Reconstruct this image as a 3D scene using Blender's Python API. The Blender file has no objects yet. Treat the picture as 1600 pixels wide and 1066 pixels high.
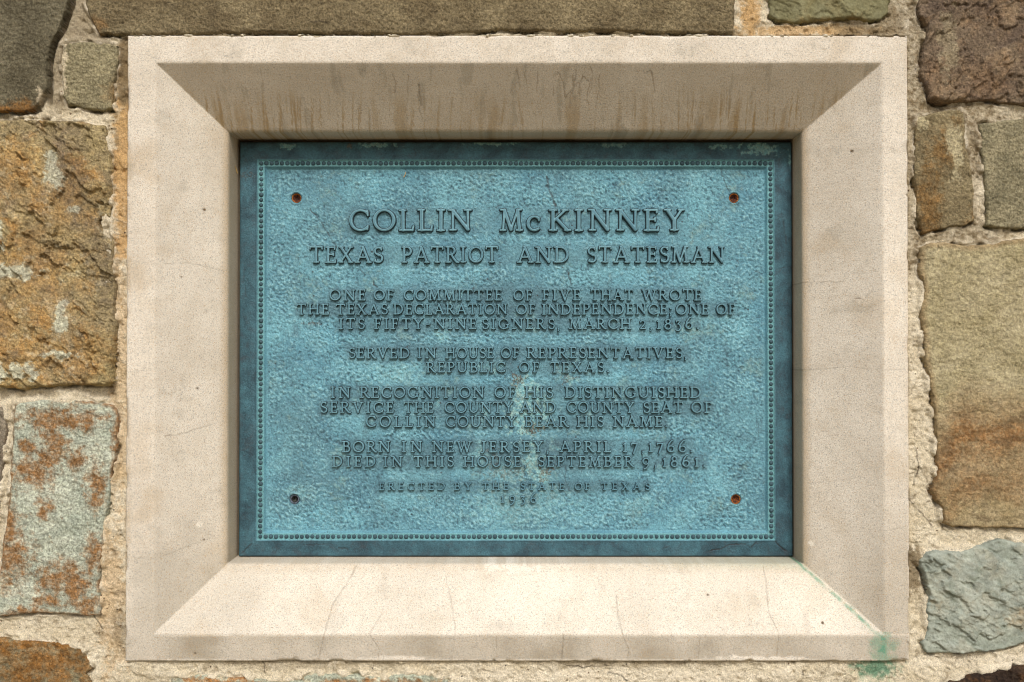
import bpy, math, random
import numpy as np
random.seed(4)
sc = bpy.context.scene
COL = sc.collection

# ---------------------------------------------------------------- camera
D = 1.7                       # metres from lens to wall face; 1 photo pixel = 1 mm on that face
F = 1700.0
TH = 0.0113
cam = bpy.data.cameras.new("camera")
cam.sensor_width = 36.0
cam.lens = 36.0 * F / 1600.0
cam.clip_end = 200.0
cam.clip_start = 0.05
camo = bpy.data.objects.new("camera", cam)
COL.objects.link(camo)
camo.location = (0.0, -D * math.cos(TH), -D * math.sin(TH))
camo.rotation_euler = (math.pi / 2 + TH, 0, 0)
sc.camera = camo

# ---------------------------------------------------------------- world, sun
SUN_EL, SUN_AZ = math.radians(41), math.radians(9)    # azimuth measured from the wall's normal towards the right
w = bpy.data.worlds.new("World")
sc.world = w
w.use_nodes = True
nt = w.node_tree
sky = nt.nodes.new("ShaderNodeTexSky")
sky.sky_type = 'NISHITA'
sky.sun_disc = False
sky.sun_elevation = SUN_EL
sky.sun_rotation = math.pi - SUN_AZ
sky.air_density = 1.0
sky.dust_density = 4.0
sky.ozone_density = 0.6
bg = nt.nodes["Background"]
bg.inputs[1].default_value = 0.10
nt.links.new(sky.outputs[0], bg.inputs[0])

sun = bpy.data.lights.new("sun", 'SUN')
sun.energy = 1.7
sun.angle = math.radians(12)
sun.color = (1.0, 0.985, 0.955)
suno = bpy.data.objects.new("sun", sun)
COL.objects.link(suno)
sdir = np.array([math.sin(SUN_AZ) * math.cos(SUN_EL), -math.cos(SUN_AZ) * math.cos(SUN_EL), math.sin(SUN_EL)])
from mathutils import Vector
suno.rotation_euler = Vector(sdir).to_track_quat('Z', 'Y').to_euler()
suno.location = (1, -3, 3)

sc.view_settings.view_transform = 'Standard'
sc.view_settings.look = 'None'
sc.view_settings.exposure = 0.28
sc.view_settings.gamma = 1.0
sc.cycles.pixel_filter_type = 'BLACKMAN_HARRIS'
sc.cycles.filter_width = 1.05

# ---------------------------------------------------------------- numeric helpers
def px(x, y, h=0.0):
    """Where the ray through photo pixel (x, y) meets the plane h mm in front of the wall face, in wall mm."""
    rx, ry = (x - 800) / F, (533 - y) / F
    f = np.array([0, math.cos(TH), math.sin(TH)])
    up = np.array([0, -math.sin(TH), math.cos(TH)])
    c = np.array([0, -D * math.cos(TH), -D * math.sin(TH)])
    d = f + np.array([1, 0, 0]) * rx + up * ry
    t = (-h / 1000 - c[1]) / d[1]
    p = c + d * t
    return p[0] * 1000 + 800, 533 - p[2] * 1000

def ss(x, a, b):
    t = np.clip((x - a) / (b - a), 0, 1)
    return t * t * (3 - 2 * t)

_rng = np.random.RandomState(7)
PERM = _rng.permutation(4096).astype(np.int32)
GA = _rng.rand(4096) * 2 * np.pi
GX, GY = np.cos(GA).astype(np.float32), np.sin(GA).astype(np.float32)

def perlin(x, y, seed=0):
    xi, yi = np.floor(x).astype(np.int32), np.floor(y).astype(np.int32)
    xf, yf = (x - xi).astype(np.float32), (y - yi).astype(np.float32)
    u = xf * xf * xf * (xf * (xf * 6 - 15) + 10)
    v = yf * yf * yf * (yf * (yf * 6 - 15) + 10)
    def g(ix, iy, dx, dy):
        k = PERM[(PERM[(ix + seed * 131) & 4095] + iy) & 4095]
        return GX[k] * dx + GY[k] * dy
    a = g(xi, yi, xf, yf)
    b = g(xi + 1, yi, xf - 1, yf)
    c = g(xi, yi + 1, xf, yf - 1)
    d = g(xi + 1, yi + 1, xf - 1, yf - 1)
    return (a + (b - a) * u + ((c + (d - c) * u) - (a + (b - a) * u)) * v) * 1.5

def fbm(x, y, size, oct=4, seed=0, gain=0.5, ridge=False):
    s = 0.0
    a = 1.0
    tot = 0.0
    f = 1.0 / size
    for o in range(oct):
        n = perlin(x * f + 17.3 * o, y * f - 9.1 * o, seed + o * 7)
        if ridge:
            n = 1 - 2 * np.abs(n)
        s = s + n * a
        tot += a
        a *= gain
        f *= 2.03
    return s / tot

def seg_dist(x, y, pts):
    d = np.full(x.shape, 1e9, np.float32)
    for (x0, y0), (x1, y1) in zip(pts[:-1], pts[1:]):
        ex, ey = x1 - x0, y1 - y0
        t = np.clip(((x - x0) * ex + (y - y0) * ey) / (ex * ex + ey * ey + 1e-9), 0, 1)
        d = np.minimum(d, np.hypot(x - x0 - t * ex, y - y0 - t * ey))
    return d

def poly_sdf(x, y, P):
    """positive inside"""
    P = list(P)
    d = seg_dist(x, y, P + [P[0]])
    ins = np.zeros(x.shape, bool)
    n = len(P)
    for i in range(n):
        (x0, y0), (x1, y1) = P[i], P[(i + 1) % n]
        if y0 == y1:
            continue
        c = ((y0 > y) != (y1 > y)) & (x < (x1 - x0) * (y - y0) / (y1 - y0) + x0)
        ins ^= c
    return np.where(ins, d, -d)

def blob(x, y, cx, cy, rx, ry, n=0.0, amt=0.6, a=0.25, b=-0.25, rot=0.0):
    """soft-edged ragged patch, 1 inside"""
    if rot:
        c, s = math.cos(rot), math.sin(rot)
        X, Y = (x - cx) * c + (y - cy) * s, -(x - cx) * s + (y - cy) * c
    else:
        X, Y = x - cx, y - cy
    r = np.sqrt((X / rx) ** 2 + (Y / ry) ** 2) - 1 + n * amt
    return ss(r, a, b)

# ---------------------------------------------------------------- meshes
def link(o, parent=None, **props):
    COL.objects.link(o)
    if parent is not None:
        o.parent = parent
        o.matrix_parent_inverse = parent.matrix_world.inverted() if False else o.matrix_parent_inverse
    for k, v in props.items():
        o[k] = v
    return o

def new_mesh(name, V, Fq, attrs=None, mat=None, smooth=True):
    me = bpy.data.meshes.new(name)
    V = np.asarray(V, np.float32)
    Fq = np.asarray(Fq, np.int32)
    me.vertices.add(len(V))
    me.vertices.foreach_set("co", V.ravel())
    k = Fq.shape[1]
    me.loops.add(Fq.size)
    me.loops.foreach_set("vertex_index", Fq.ravel())
    me.polygons.add(len(Fq))
    me.polygons.foreach_set("loop_start", np.arange(0, Fq.size, k, dtype=np.int32))
    me.polygons.foreach_set("loop_total", np.full(len(Fq), k, np.int32))
    if smooth:
        me.polygons.foreach_set("use_smooth", np.ones(len(Fq), bool))
    me.update(calc_edges=True)
    for k_, a in (attrs or {}).items():
        at = me.attributes.new(k_, 'FLOAT', 'POINT')
        at.data.foreach_set("value", np.asarray(a, np.float32).ravel())
    if mat is not None:
        me.materials.append(mat)
    return me

def field_mesh(name, us, vs, H, keep, attrs=None, mat=None, walls=None, origin=(0, 0, 0)):
    """us (nx), vs (ny) wall-mm lines, H (ny,nx) mm in front of the wall, keep (ny-1,nx-1) cells.
    walls: list of (loop of (i,j)), depth mm -> side faces"""
    U, Vv = np.meshgrid(us, vs)
    X = (U - 800) / 1000 - origin[0]
    Z = (533 - Vv) / 1000 - origin[2]
    Y = -H / 1000 - origin[1]
    ny, nx = U.shape
    idx = np.arange(ny * nx).reshape(ny, nx)
    a, b, c, d = idx[:-1, :-1], idx[:-1, 1:], idx[1:, 1:], idx[1:, :-1]
    quads = np.stack([a, d, c, b], -1)[keep]
    V = np.stack([X, Y, Z], -1).reshape(-1, 3)
    at = {k: v.reshape(-1) for k, v in (attrs or {}).items()}
    extraV, extraF = [], []
    n0 = len(V)
    src = []
    for loop, depth, steps in (walls or []):
        prev = [int(idx[j, i]) for i, j in loop]
        for s in range(1, steps + 1):
            cur = []
            for i, j in loop:
                p = V[idx[j, i]].copy()
                p[1] += depth / 1000 * s / steps
                cur.append(n0 + len(extraV))
                extraV.append(p)
                src.append(int(idx[j, i]))
            m = len(loop)
            for k in range(m):
                k2 = (k + 1) % m
                extraF.append((prev[k], prev[k2], cur[k2], cur[k]))
            prev = cur
    if extraV:
        V = np.vstack([V, np.array(extraV)])
        quads = np.vstack([quads, np.array(extraF)])
        for k in at:
            at[k] = np.concatenate([at[k], at[k][src]])
    used = np.unique(quads)
    remap = np.zeros(len(V), np.int32)
    remap[used] = np.arange(len(used))
    return new_mesh(name, V[used], remap[quads], {k: v[used] for k, v in at.items()}, mat)

def rect_loop(i0, i1, j0, j1, outward=True):
    L = [(i, j0) for i in range(i0, i1)] + [(i1, j) for j in range(j0, j1)] + \
        [(i, j1) for i in range(i1, i0, -1)] + [(i0, j) for j in range(j1, j0, -1)]
    return L if outward else L[::-1]

def lines(lo, hi, step, exact=()):
    pts = sorted([lo, hi] + [e for e in exact if lo < e < hi])
    out = []
    for a, b in zip(pts[:-1], pts[1:]):
        n = max(1, int(round((b - a) / step)))
        out += list(np.linspace(a, b, n, endpoint=False))
    out.append(pts[-1])
    return np.array(out, np.float64)

# ---------------------------------------------------------------- materials
def lin(c):
    return tuple(((v / 255) / 12.92 if v / 255 <= 0.04045 else ((v / 255 + 0.055) / 1.055) ** 2.4) for v in c) + (1.0,)

class NM:
    def __init__(self, name):
        self.m = bpy.data.materials.new(name)
        self.m.use_nodes = True
        self.t = self.m.node_tree
        self.b = self.t.nodes["Principled BSDF"]
        g = self.t.nodes.new("ShaderNodeNewGeometry")
        self.pos = g.outputs["Position"]
    def n(self, typ, **kw):
        x = self.t.nodes.new(typ)
        for k, v in kw.items():
            setattr(x, k, v)
        return x
    def L(self, a, b):
        self.t.links.new(a, b)
    def noise(self, scale, detail=3, rough=0.55, dist=0.0, vec=None):
        x = self.n("ShaderNodeTexNoise")
        x.inputs["Scale"].default_value = scale
        x.inputs["Detail"].default_value = detail
        x.inputs["Roughness"].default_value = rough
        x.inputs["Distortion"].default_value = dist
        self.L(vec or self.pos, x.inputs["Vector"])
        return x.outputs["Fac"]
    def vor(self, scale, feature='F1', out="Distance"):
        x = self.n("ShaderNodeTexVoronoi", feature=feature)
        x.inputs["Scale"].default_value = scale
        self.L(self.pos, x.inputs["Vector"])
        return x.outputs[out]
    def remap(self, v, a, b, c=0.0, d=1.0):
        x = self.n("ShaderNodeMapRange")
        x.inputs[1].default_value, x.inputs[2].default_value = a, b
        x.inputs[3].default_value, x.inputs[4].default_value = c, d
        self.L(v, x.inputs[0])
        return x.outputs[0]
    def attr(self, name):
        return self.n("ShaderNodeAttribute", attribute_name=name).outputs["Fac"]
    def mul(self, a, b):
        x = self.n("ShaderNodeMath", operation='MULTIPLY')
        self.L(a, x.inputs[0])
        if isinstance(b, (int, float)):
            x.inputs[1].default_value = b
        else:
            self.L(b, x.inputs[1])
        return x.outputs[0]
    def add(self, a, b):
        x = self.n("ShaderNodeMath", operation='ADD')
        self.L(a, x.inputs[0])
        if isinstance(b, (int, float)):
            x.inputs[1].default_value = b
        else:
            self.L(b, x.inputs[1])
        return x.outputs[0]
    def mix(self, fac, a, b, mode='MIX'):
        x = self.n("ShaderNodeMix", data_type='RGBA', blend_type=mode)
        for v, s in ((fac, x.inputs[0]), (a, x.inputs[6]), (b, x.inputs[7])):
            if isinstance(v, (int, float)):
                s.default_value = v
            elif isinstance(v, tuple):
                s.default_value = v
            else:
                self.L(v, s)
        return x.outputs[2]
    def grey(self, v):
        x = self.n("ShaderNodeCombineColor")
        for i in range(3):
            self.L(v, x.inputs[i])
        return x.outputs[0]
    def finish(self, col, rough=0.9, bumps=(), spec=0.3, metal=0.0):
        self.L(col, self.b.inputs["Base Color"])
        if isinstance(rough, (int, float)):
            self.b.inputs["Roughness"].default_value = rough
        else:
            self.L(rough, self.b.inputs["Roughness"])
        self.b.inputs["Specular IOR Level"].default_value = spec
        self.b.inputs["Metallic"].default_value = metal
        prev = None
        for hgt, dist in bumps:
            x = self.n("ShaderNodeBump")
            x.inputs["Strength"].default_value = 1.0
            x.inputs["Distance"].default_value = dist
            self.L(hgt, x.inputs["Height"])
            if prev is not None:
                self.L(prev, x.inputs["Normal"])
            prev = x.outputs[0]
        if prev is not None:
            self.L(prev, self.b.inputs["Normal"])
        return self.m

def stone_mat(name, c1, c2, m1=(140, 80, 30), m2=(185, 185, 160), m3=(50, 42, 34), scale=18, speck=0.42, bump=0.0015, grain=420):
    """c1/c2 body colours, m1 rust, m2 pale mineral, m3 dark"""
    k = NM(name)
    col = k.mix(k.remap(k.noise(scale, 5, 0.6, 0.6), 0.35, 0.65), lin(c1), lin(c2))
    fine = k.noise(grain, 4, 0.7)
    col = k.mix(k.mul(k.attr("m1"), k.remap(k.noise(150, 4, .7), .3, .55, .55, 1)), col, k.mix(k.remap(k.noise(120, 4, .6), 0.35, 0.65), lin(m1), lin(tuple(min(255, int(v * 1.18)) for v in m1))))
    col = k.mix(k.attr("m2"), col, lin(m2))
    col = k.mix(k.attr("m3"), col, lin(m3))
    col = k.mix(k.attr("crack"), col, lin((38, 32, 26)))
    col = k.mix(1.0, col, k.grey(k.remap(fine, 0.3, 0.7, 1 - speck, 1 + speck)), 'MULTIPLY')
    mid = k.noise(230, 3, .65)
    col = k.mix(1.0, col, k.grey(k.remap(mid, 0.35, 0.65, 1 - speck * .8, 1 + speck * .7)), 'MULTIPLY')
    col = k.mix(1.0, col, k.grey(k.remap(k.noise(60, 4, .65), 0.3, 0.7, 0.82, 1.18)), 'MULTIPLY')
    col = k.mix(k.mul(k.remap(k.noise(170, 4, .7), .6, .7), .5), col, lin((36, 30, 24)))
    return k.finish(col, 0.93, [(mid, bump * 1.6), (fine, bump)], spec=0.2)

def mortar_mat():
    k = NM("sandy_mortar")
    col = k.mix(k.remap(k.noise(25, 5, .6), .35, .65), lin((230, 220, 196)), lin((212, 199, 170)))
    col = k.mix(k.attr("m1"), col, lin((198, 156, 94)))
    col = k.mix(k.attr("m3"), col, lin((128, 112, 84)))
    col = k.mix(k.attr("m2"), col, lin((238, 228, 206)))
    col = k.mix(k.attr("green"), col, lin((84, 140, 112)))
    g = k.noise(480, 4, .75)
    col = k.mix(1.0, col, k.grey(k.remap(g, .3, .7, .58, 1.38)), 'MULTIPLY')
    col = k.mix(k.mul(k.remap(k.noise(210, 4, .75), .58, .68), .6), col, lin((120, 100, 74)))
    pit = k.remap(k.vor(95), 0.0, 0.17, 1, 0)
    pick = k.remap(k.noise(60, 2), .5, .56)
    pm = k.mul(k.remap(pit, .25, .5), pick)
    col = k.mix(pm, col, k.mix(k.remap(k.noise(50, 1), .45, .55), lin((60, 55, 55)), lin((120, 92, 66))))
    col = k.mix(k.attr("crack"), col, lin((60, 48, 34)))
    return k.finish(col, 0.95, [(k.noise(170, 5, .75), .0035), (g, .0013), (pm, -.002)], spec=.15)

def frame_mat():
    k = NM("cast_limestone")
    col = k.mix(k.remap(k.noise(9, 4, .6), .35, .65), lin((223, 216, 202)), lin((209, 201, 186)))
    col = k.mix(k.remap(k.noise(40, 4, .6), .45, .8, 0, .3), col, lin((188, 174, 150)))
    col = k.mix(k.attr("m1"), col, lin((166, 136, 84)))         # ochre stain
    col = k.mix(k.attr("m3"), col, lin((138, 131, 114)))        # grey grime
    col = k.mix(k.attr("m2"), col, lin((240, 234, 220)))        # lime bloom
    col = k.mix(k.attr("green"), col, lin((88, 148, 122)))      # copper run-off
    col = k.mix(k.attr("crack"), col, lin((98, 84, 64)))
    g = k.noise(520, 3, .7)
    col = k.mix(1.0, col, k.grey(k.remap(g, .3, .7, .82, 1.15)), 'MULTIPLY')
    sand = k.noise(620, 1)
    col = k.mix(k.mul(k.remap(sand, .56, .70), .55), col, lin((176, 140, 92)))
    sand2 = k.noise(540, 1, vec=None)
    col = k.mix(k.mul(k.remap(sand2, .42, .30), .55), col, lin((128, 130, 128)))
    dots = k.mul(k.remap(k.vor(150), .0, .16, 1, 0), k.remap(k.noise(230, 1), .55, .62))
    col = k.mix(k.mul(dots, .55), col, lin((92, 86, 78)))
    return k.finish(col, .9, [(k.noise(300, 4, .7), .0006), (g, .0004)], spec=.2)

def bronze_mat(name, c1, c2, grime, verd, bump=.0006, hollow=None, speck=.22, rough=.62):
    k = NM(name)
    col = k.mix(k.remap(k.noise(16, 5, .65, .5), .35, .65), lin(c1), lin(c2))
    col = k.mix(k.remap(k.noise(75, 5, .7), .5, .75, 0, .5), col, lin(grime))
    if hollow:
        col = k.mix(k.attr("low"), col, lin(hollow))
        col = k.mix(k.attr("high"), col, lin(verd))
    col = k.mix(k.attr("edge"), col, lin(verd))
    col = k.mix(k.attr("flank_shade"), col, lin((42, 48, 50)))  # letter sides: dark oxide tone with their shadow painted in
    col = k.mix(k.attr("m3"), col, lin(grime))
    col = k.mix(k.attr("m2"), col, k.mix(k.remap(k.noise(200, 3, .7), .42, .58), lin(verd), lin((175, 205, 196))))
    col = k.mix(k.attr("m1"), col, k.mix(k.remap(k.noise(220, 3, .7), .42, .58), lin((70, 52, 44)), lin((128, 104, 82))))
    col = k.mix(k.attr("crack"), col, lin((42, 34, 32)))
    g = k.noise(420, 4, .7)
    col = k.mix(1.0, col, k.grey(k.remap(g, .3, .7, 1 - speck, 1 + speck)), 'MULTIPLY')
    return k.finish(col, rough, [(k.noise(200, 4, .7), bump), (g, bump * .5)], spec=.4, metal=.12)

# ================================================================ GROUND at the wall's foot
k = NM("pale_gravel")
gm = k.finish(k.mix(k.noise(30, 5), lin((160, 144, 112)), lin((124, 110, 82))), .95)
gme = bpy.data.meshes.new("ground")
gme.from_pydata([(-9, -9, 0), (9, -9, 0), (9, .1, 0), (-9, .1, 0)], [], [(0, 1, 2, 3)])
gme.materials.append(gm)
go = bpy.data.objects.new("ground", gme)
go.location = (0, 0, -1.35)
link(go, kind="structure")

# ================================================================ STONE WALL
FR = dict(l=px(201, 57)[0], r=px(1416, 57)[0], t=px(201, 57)[1], b=px(196, 1032)[1])
wall = link(bpy.data.objects.new("stone_wall", None), label="rubble stone wall of brown, grey and rust stones in sandy mortar", category="wall")

STONES = [
 dict(id='S1', poly=[(-360,-330),(120,-330),(116,-40),(108,0),(101,22),(92,48),(82,64),(75,84),(73,110),(73,138),(66,150),(60,160),(54,171),(30,174),(0,174),(-360,176)],
      H=9, style='grain', mat=((112,106,86),(92,86,68)), label="large smooth grey brown stone with a deep dark joint down one side", rust=[(30,176,60,14)], pale=[(67,158,9,16)]),
 dict(id='S2', poly=[(98,70),(125,65),(165,68),(184,72),(185,100),(178,135),(177,172),(160,173),(130,170),(107,164),(98,150),(97,110)],
      H=3, style='grain', mat=((150,142,112),(126,118,92)), label="small square olive grey stone beside the frame's corner", pale=[(98,100,4,40)], ochre=[(178,140,12,30)]),
 dict(id='S3', poly=[(142,-330),(138,-30),(133,4),(140,26),(148,40),(156,54),(205,55),(300,54),(420,50),(520,52),(640,54),(720,51),(790,46),(860,50),(960,48),(1060,51),(1146,52),(1148,20),(1150,-30),(1150,-330)],
      H=4, style='grain', mat=((134,122,94),(108,96,72)), label="long brown stone lying above the cut stone frame", ochre=[(150,36,14,12)]),
 dict(id='S4', poly=[(1202,-330),(1201,0),(1203,24),(1215,33),(1240,36),(1280,33),(1305,29),(1330,30),(1355,33),(1376,31),(1388,22),(1391,0),(1393,-330)],
      H=5, style='flaky', amp=7, size=60, mat=((136,134,104),(118,114,82)), label="greenish grey layered stone above the frame", ochre=[(1300,34,90,5)]),
 dict(id='S5', poly=[(1980,-330),(1431,-330),(1434,0),(1436,24),(1447,40),(1443,80),(1438,118),(1446,136),(1452,156),(1470,163),(1500,159),(1540,157),(1570,160),(1586,164),(1604,167),(1980,168)],
      H=6, rot=-.9, round=.8, style='flaky', amp=13, size=78, mat=((132,116,94),(104,90,76)), label="large purplish brown crumpled stone", ochre=[(1530,130,40,25),(1460,110,14,30),(1540,30,30,15)], pale=[(1480,70,14,50)]),
 dict(id='S6', poly=[(1433,184),(1450,178),(1475,172),(1498,171),(1507,178),(1508,215),(1515,255),(1523,300),(1521,345),(1505,352),(1470,358),(1442,366),(1433,345),(1430,310),(1428,250),(1430,205)],
      H=4, style='rough', mat=((142,130,100),(114,102,76)), label="brown stone with pale mineral crust and rusty foot", rust=[(1450,320,16,55),(1470,230,14,25)], pale=[(1492,235,12,40),(1440,190,10,12)]),
 dict(id='S7', poly=[(1530,193),(1560,188),(1600,186),(1980,184),(1980,358),(1600,357),(1560,357),(1543,351),(1541,320),(1538,280),(1533,235)],
      H=4, style='grain', mat=((150,142,114),(122,116,92)), label="squared olive grey stone beside the narrow brown one"),
 dict(id='S8', poly=[(1437,386),(1450,379),(1480,380),(1510,384),(1550,381),(1570,375),(1600,371),(1980,368),(1980,826),(1600,825),(1530,825),(1490,824),(1474,818),(1472,795),(1460,780),(1455,765),(1464,745),(1463,700),(1461,640),(1452,600),(1446,560),(1441,520),(1438,485),(1444,455),(1436,420)],
      H=6, style='rough', mat=((176,166,134),(156,146,112)), label="tall buff stone turning brown in bands towards its foot"),
 dict(id='S9', poly=[(1434,876),(1446,862),(1462,858),(1500,861),(1530,852),(1560,842),(1600,849),(1980,852),(1980,1000),(1600,1004),(1570,1014),(1540,1017),(1500,1020),(1446,1021),(1440,1005),(1449,985),(1446,950),(1449,925),(1443,900)],
      H=4, round=.55, rot=.5, style='flaky', amp=13, size=90, mat=((164,170,158),(134,142,132)), label="blue green slaty stone with thin layered ledges", ochre=[(1464,944,8,9),(1588,965,18,10)]),
 dict(id='S10', poly=[(1440,1350),(1478,1068),(1500,1062),(1520,1056),(1545,1050),(1575,1046),(1600,1040),(1980,1036),(1980,1350)],
      H=6, style='flaky', amp=10, size=40, mat=((84,66,50),(46,36,30)), label="dark brown stone cut off by the lower edge"),
 dict(id='S11', poly=[(-360,188),(0,187),(60,187),(110,190),(164,196),(169,225),(174,262),(172,300),(172,345),(176,400),(178,450),(177,478),(183,500),(180,540),(177,575),(180,596),(172,604),(140,602),(120,602),(90,603),(60,606),(42,611),(25,606),(0,604),(-360,604)],
      H=5, rot=.75, round=.8, style='flaky', amp=23, size=110, mat=((174,158,114),(144,130,98)), label="large ochre and grey stone with jagged split layers",
      ochre=[(90,300,50,40),(60,420,70,60),(10,500,25,60),(120,560,50,30),(20,260,40,30),(60,560,70,25),(140,330,20,30)],
      pale=[(88,272,14,28),(118,328,10,8),(20,425,35,10),(100,495,10,26),(98,555,26,6),(33,582,10,12),(55,580,8,12),(5,580,8,22),(2,368,14,16)]),
 dict(id='S12', poly=[(22,630),(60,625),(130,627),(178,632),(186,650),(184,700),(177,735),(170,790),(162,835),(163,848),(158,880),(155,915),(158,960),(140,963),(110,960),(60,958),(20,961),(-6,964),(-8,930),(2,880),(8,830),(15,770),(19,700)],
      H=4, style='rough', mat=((188,192,174),(162,170,154)), label="pale grey green stone blotched with orange rust",
      rust=[(95,655,60,14),(88,690,16,40),(55,735,30,20),(72,720,16,20),(48,695,16,10),(75,785,14,8),(120,720,12,16),(152,755,10,34),(185,690,6,60),(20,870,26,40),(95,900,30,22),(120,912,18,26),(150,870,14,30),(145,945,22,16),(40,955,30,8),(80,940,20,10),(68,800,8,8),(15,820,20,22),(140,660,12,14)]),
 dict(id='S13', poly=[(-360,632),(-40,630),(9,634),(11,670),(7,720),(2,760),(-3,815),(-20,880),(-30,930),(-360,930)],
      H=2, style='rough', mat=((140,132,116),(112,100,84)), label="narrow sliver of grey stone at the wall's edge"),
 dict(id='S14', poly=[(-360,994),(0,996),(40,1000),(90,1006),(128,1010),(133,1022),(138,1034),(144,1045),(134,1052),(140,1066),(150,1350),(-360,1350)],
      H=3, style='rough', mat=((150,150,124),(112,96,68)), label="rust stained grey stone at the wall's foot", rust=[(60,1004,90,8),(70,1030,26,24),(105,1022,22,16),(40,1062,26,30),(100,1060,12,26),(6,1010,12,20)]),
 dict(id='S15', poly=[(262,1350),(268,1062),(286,1056),(330,1057),(360,1059),(400,1061),(440,1063),(474,1058),(500,1054),(560,1056),(600,1060),(625,1055),(645,1053),(665,1056),(700,1064),(720,1350)],
      H=3, style='rough', mat=((178,184,166),(156,160,140)), label="pale stone with an orange streak peeping out below the frame", rust=[(340,1062,60,5),(560,1070,60,8),(660,1068,40,7)]),
]

def styled(st, u, v):
    sd = sum(ord(c) * (i + 3) for i, c in enumerate(st['id'])) % 900
    s = st['style']
    wu = u + 6 * fbm(u, v, 22, 3, sd + 1)
    wv = v + 6 * fbm(u, v, 22, 3, sd + 2)
    grit = fbm(u, v, 6.5, 3, sd + 30, .7)
    if s == 'flaky':
        a, sz, rot = st['amp'], st['size'], st.get('rot', .2)
        c_, s_ = math.cos(rot), math.sin(rot)
        ru, rv = wu * c_ + wv * s_, -wu * s_ + wv * c_
        ja = fbm(u, v, 11, 3, sd + 41, .65) * 7
        n = fbm(ru * .7 + ja, rv * 1.35 + ja, sz, 4, sd + 5, .52) * 3.0 + fbm(ru, rv, sz * 2.2, 2, sd) * 2.2
        fr = n - np.floor(n)
        ter = np.floor(n) + ss(fr, 0.0, 0.07) * .7 + fr * .3
        n2 = fbm(ru * .8 + ja * .7, rv * 1.4 - ja * .7, sz * .4, 4, sd + 9, .6) * 3.2
        f2 = n2 - np.floor(n2)
        ter2 = np.floor(n2) + ss(f2, 0, .10) * .75 + f2 * .25
        patch = ss(fbm(u, v, sz * 1.1, 2, sd + 13), -.15, .2)
        rip = fbm(ru * .55, rv * 1.7, 16, 4, sd + 21, .6, True)
        h = ter * a * .36 + ter2 * a * .15 * patch + rip * a * .09 + fbm(wu, wv, 12, 3, sd + 20, .6) * 1.6 + grit * st.get('grit', .9)
        st['lev'] = n
        return h, fr, 0
    if s == 'rough':
        h = fbm(wu, wv, 60, 3, sd) * 4 + fbm(wu * .7 + wv * .3, wv * 1.3 - wu * .3, 24, 3, sd + 4, .55) * 2.4 + fbm(wu, wv, 9, 3, sd + 7, .6) * 1.4 + grit * 1.7
        return h, np.zeros_like(u), 0
    h = fbm(wu, wv, 90, 2, sd) * 2.5 + fbm(wu * .8 + wv * .4, wv * 1.3 - wu * .4, 12, 3, sd + 4, .6) * 1.3 + grit * 2.4
    return h, np.zeros_like(u), 0

def stone_sdf(st, u, v):
    return poly_sdf(u, v, st['poly_w']) + fbm(u, v, 26, 4, 301, .6) * 3.2 + fbm(u, v, 7, 2, 311) * .9

def crack_attr(u, v, specs, wig=1.2, seed=50):
    """specs: (pts, half width, strength)"""
    out = np.zeros(u.shape, np.float32)
    uu = u + wig * fbm(u, v, 9, 3, seed) * 2
    vv = v + wig * fbm(u, v, 9, 3, seed + 3) * 2
    brk = .65 + .7 * fbm(u, v, 14, 2, seed + 8)
    for pts, wd, s in specs:
        xs = [p[0] for p in pts]; ys = [p[1] for p in pts]
        m = (u > min(xs) - 8) & (u < max(xs) + 8) & (v > min(ys) - 8) & (v < max(ys) + 8)
        if not m.any():
            continue
        d = seg_dist(uu[m], vv[m], pts)
        out[m] = np.maximum(out[m], ss(d, wd, wd * .25) * s * np.clip(brk[m], 0, 1))
    return out

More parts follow.
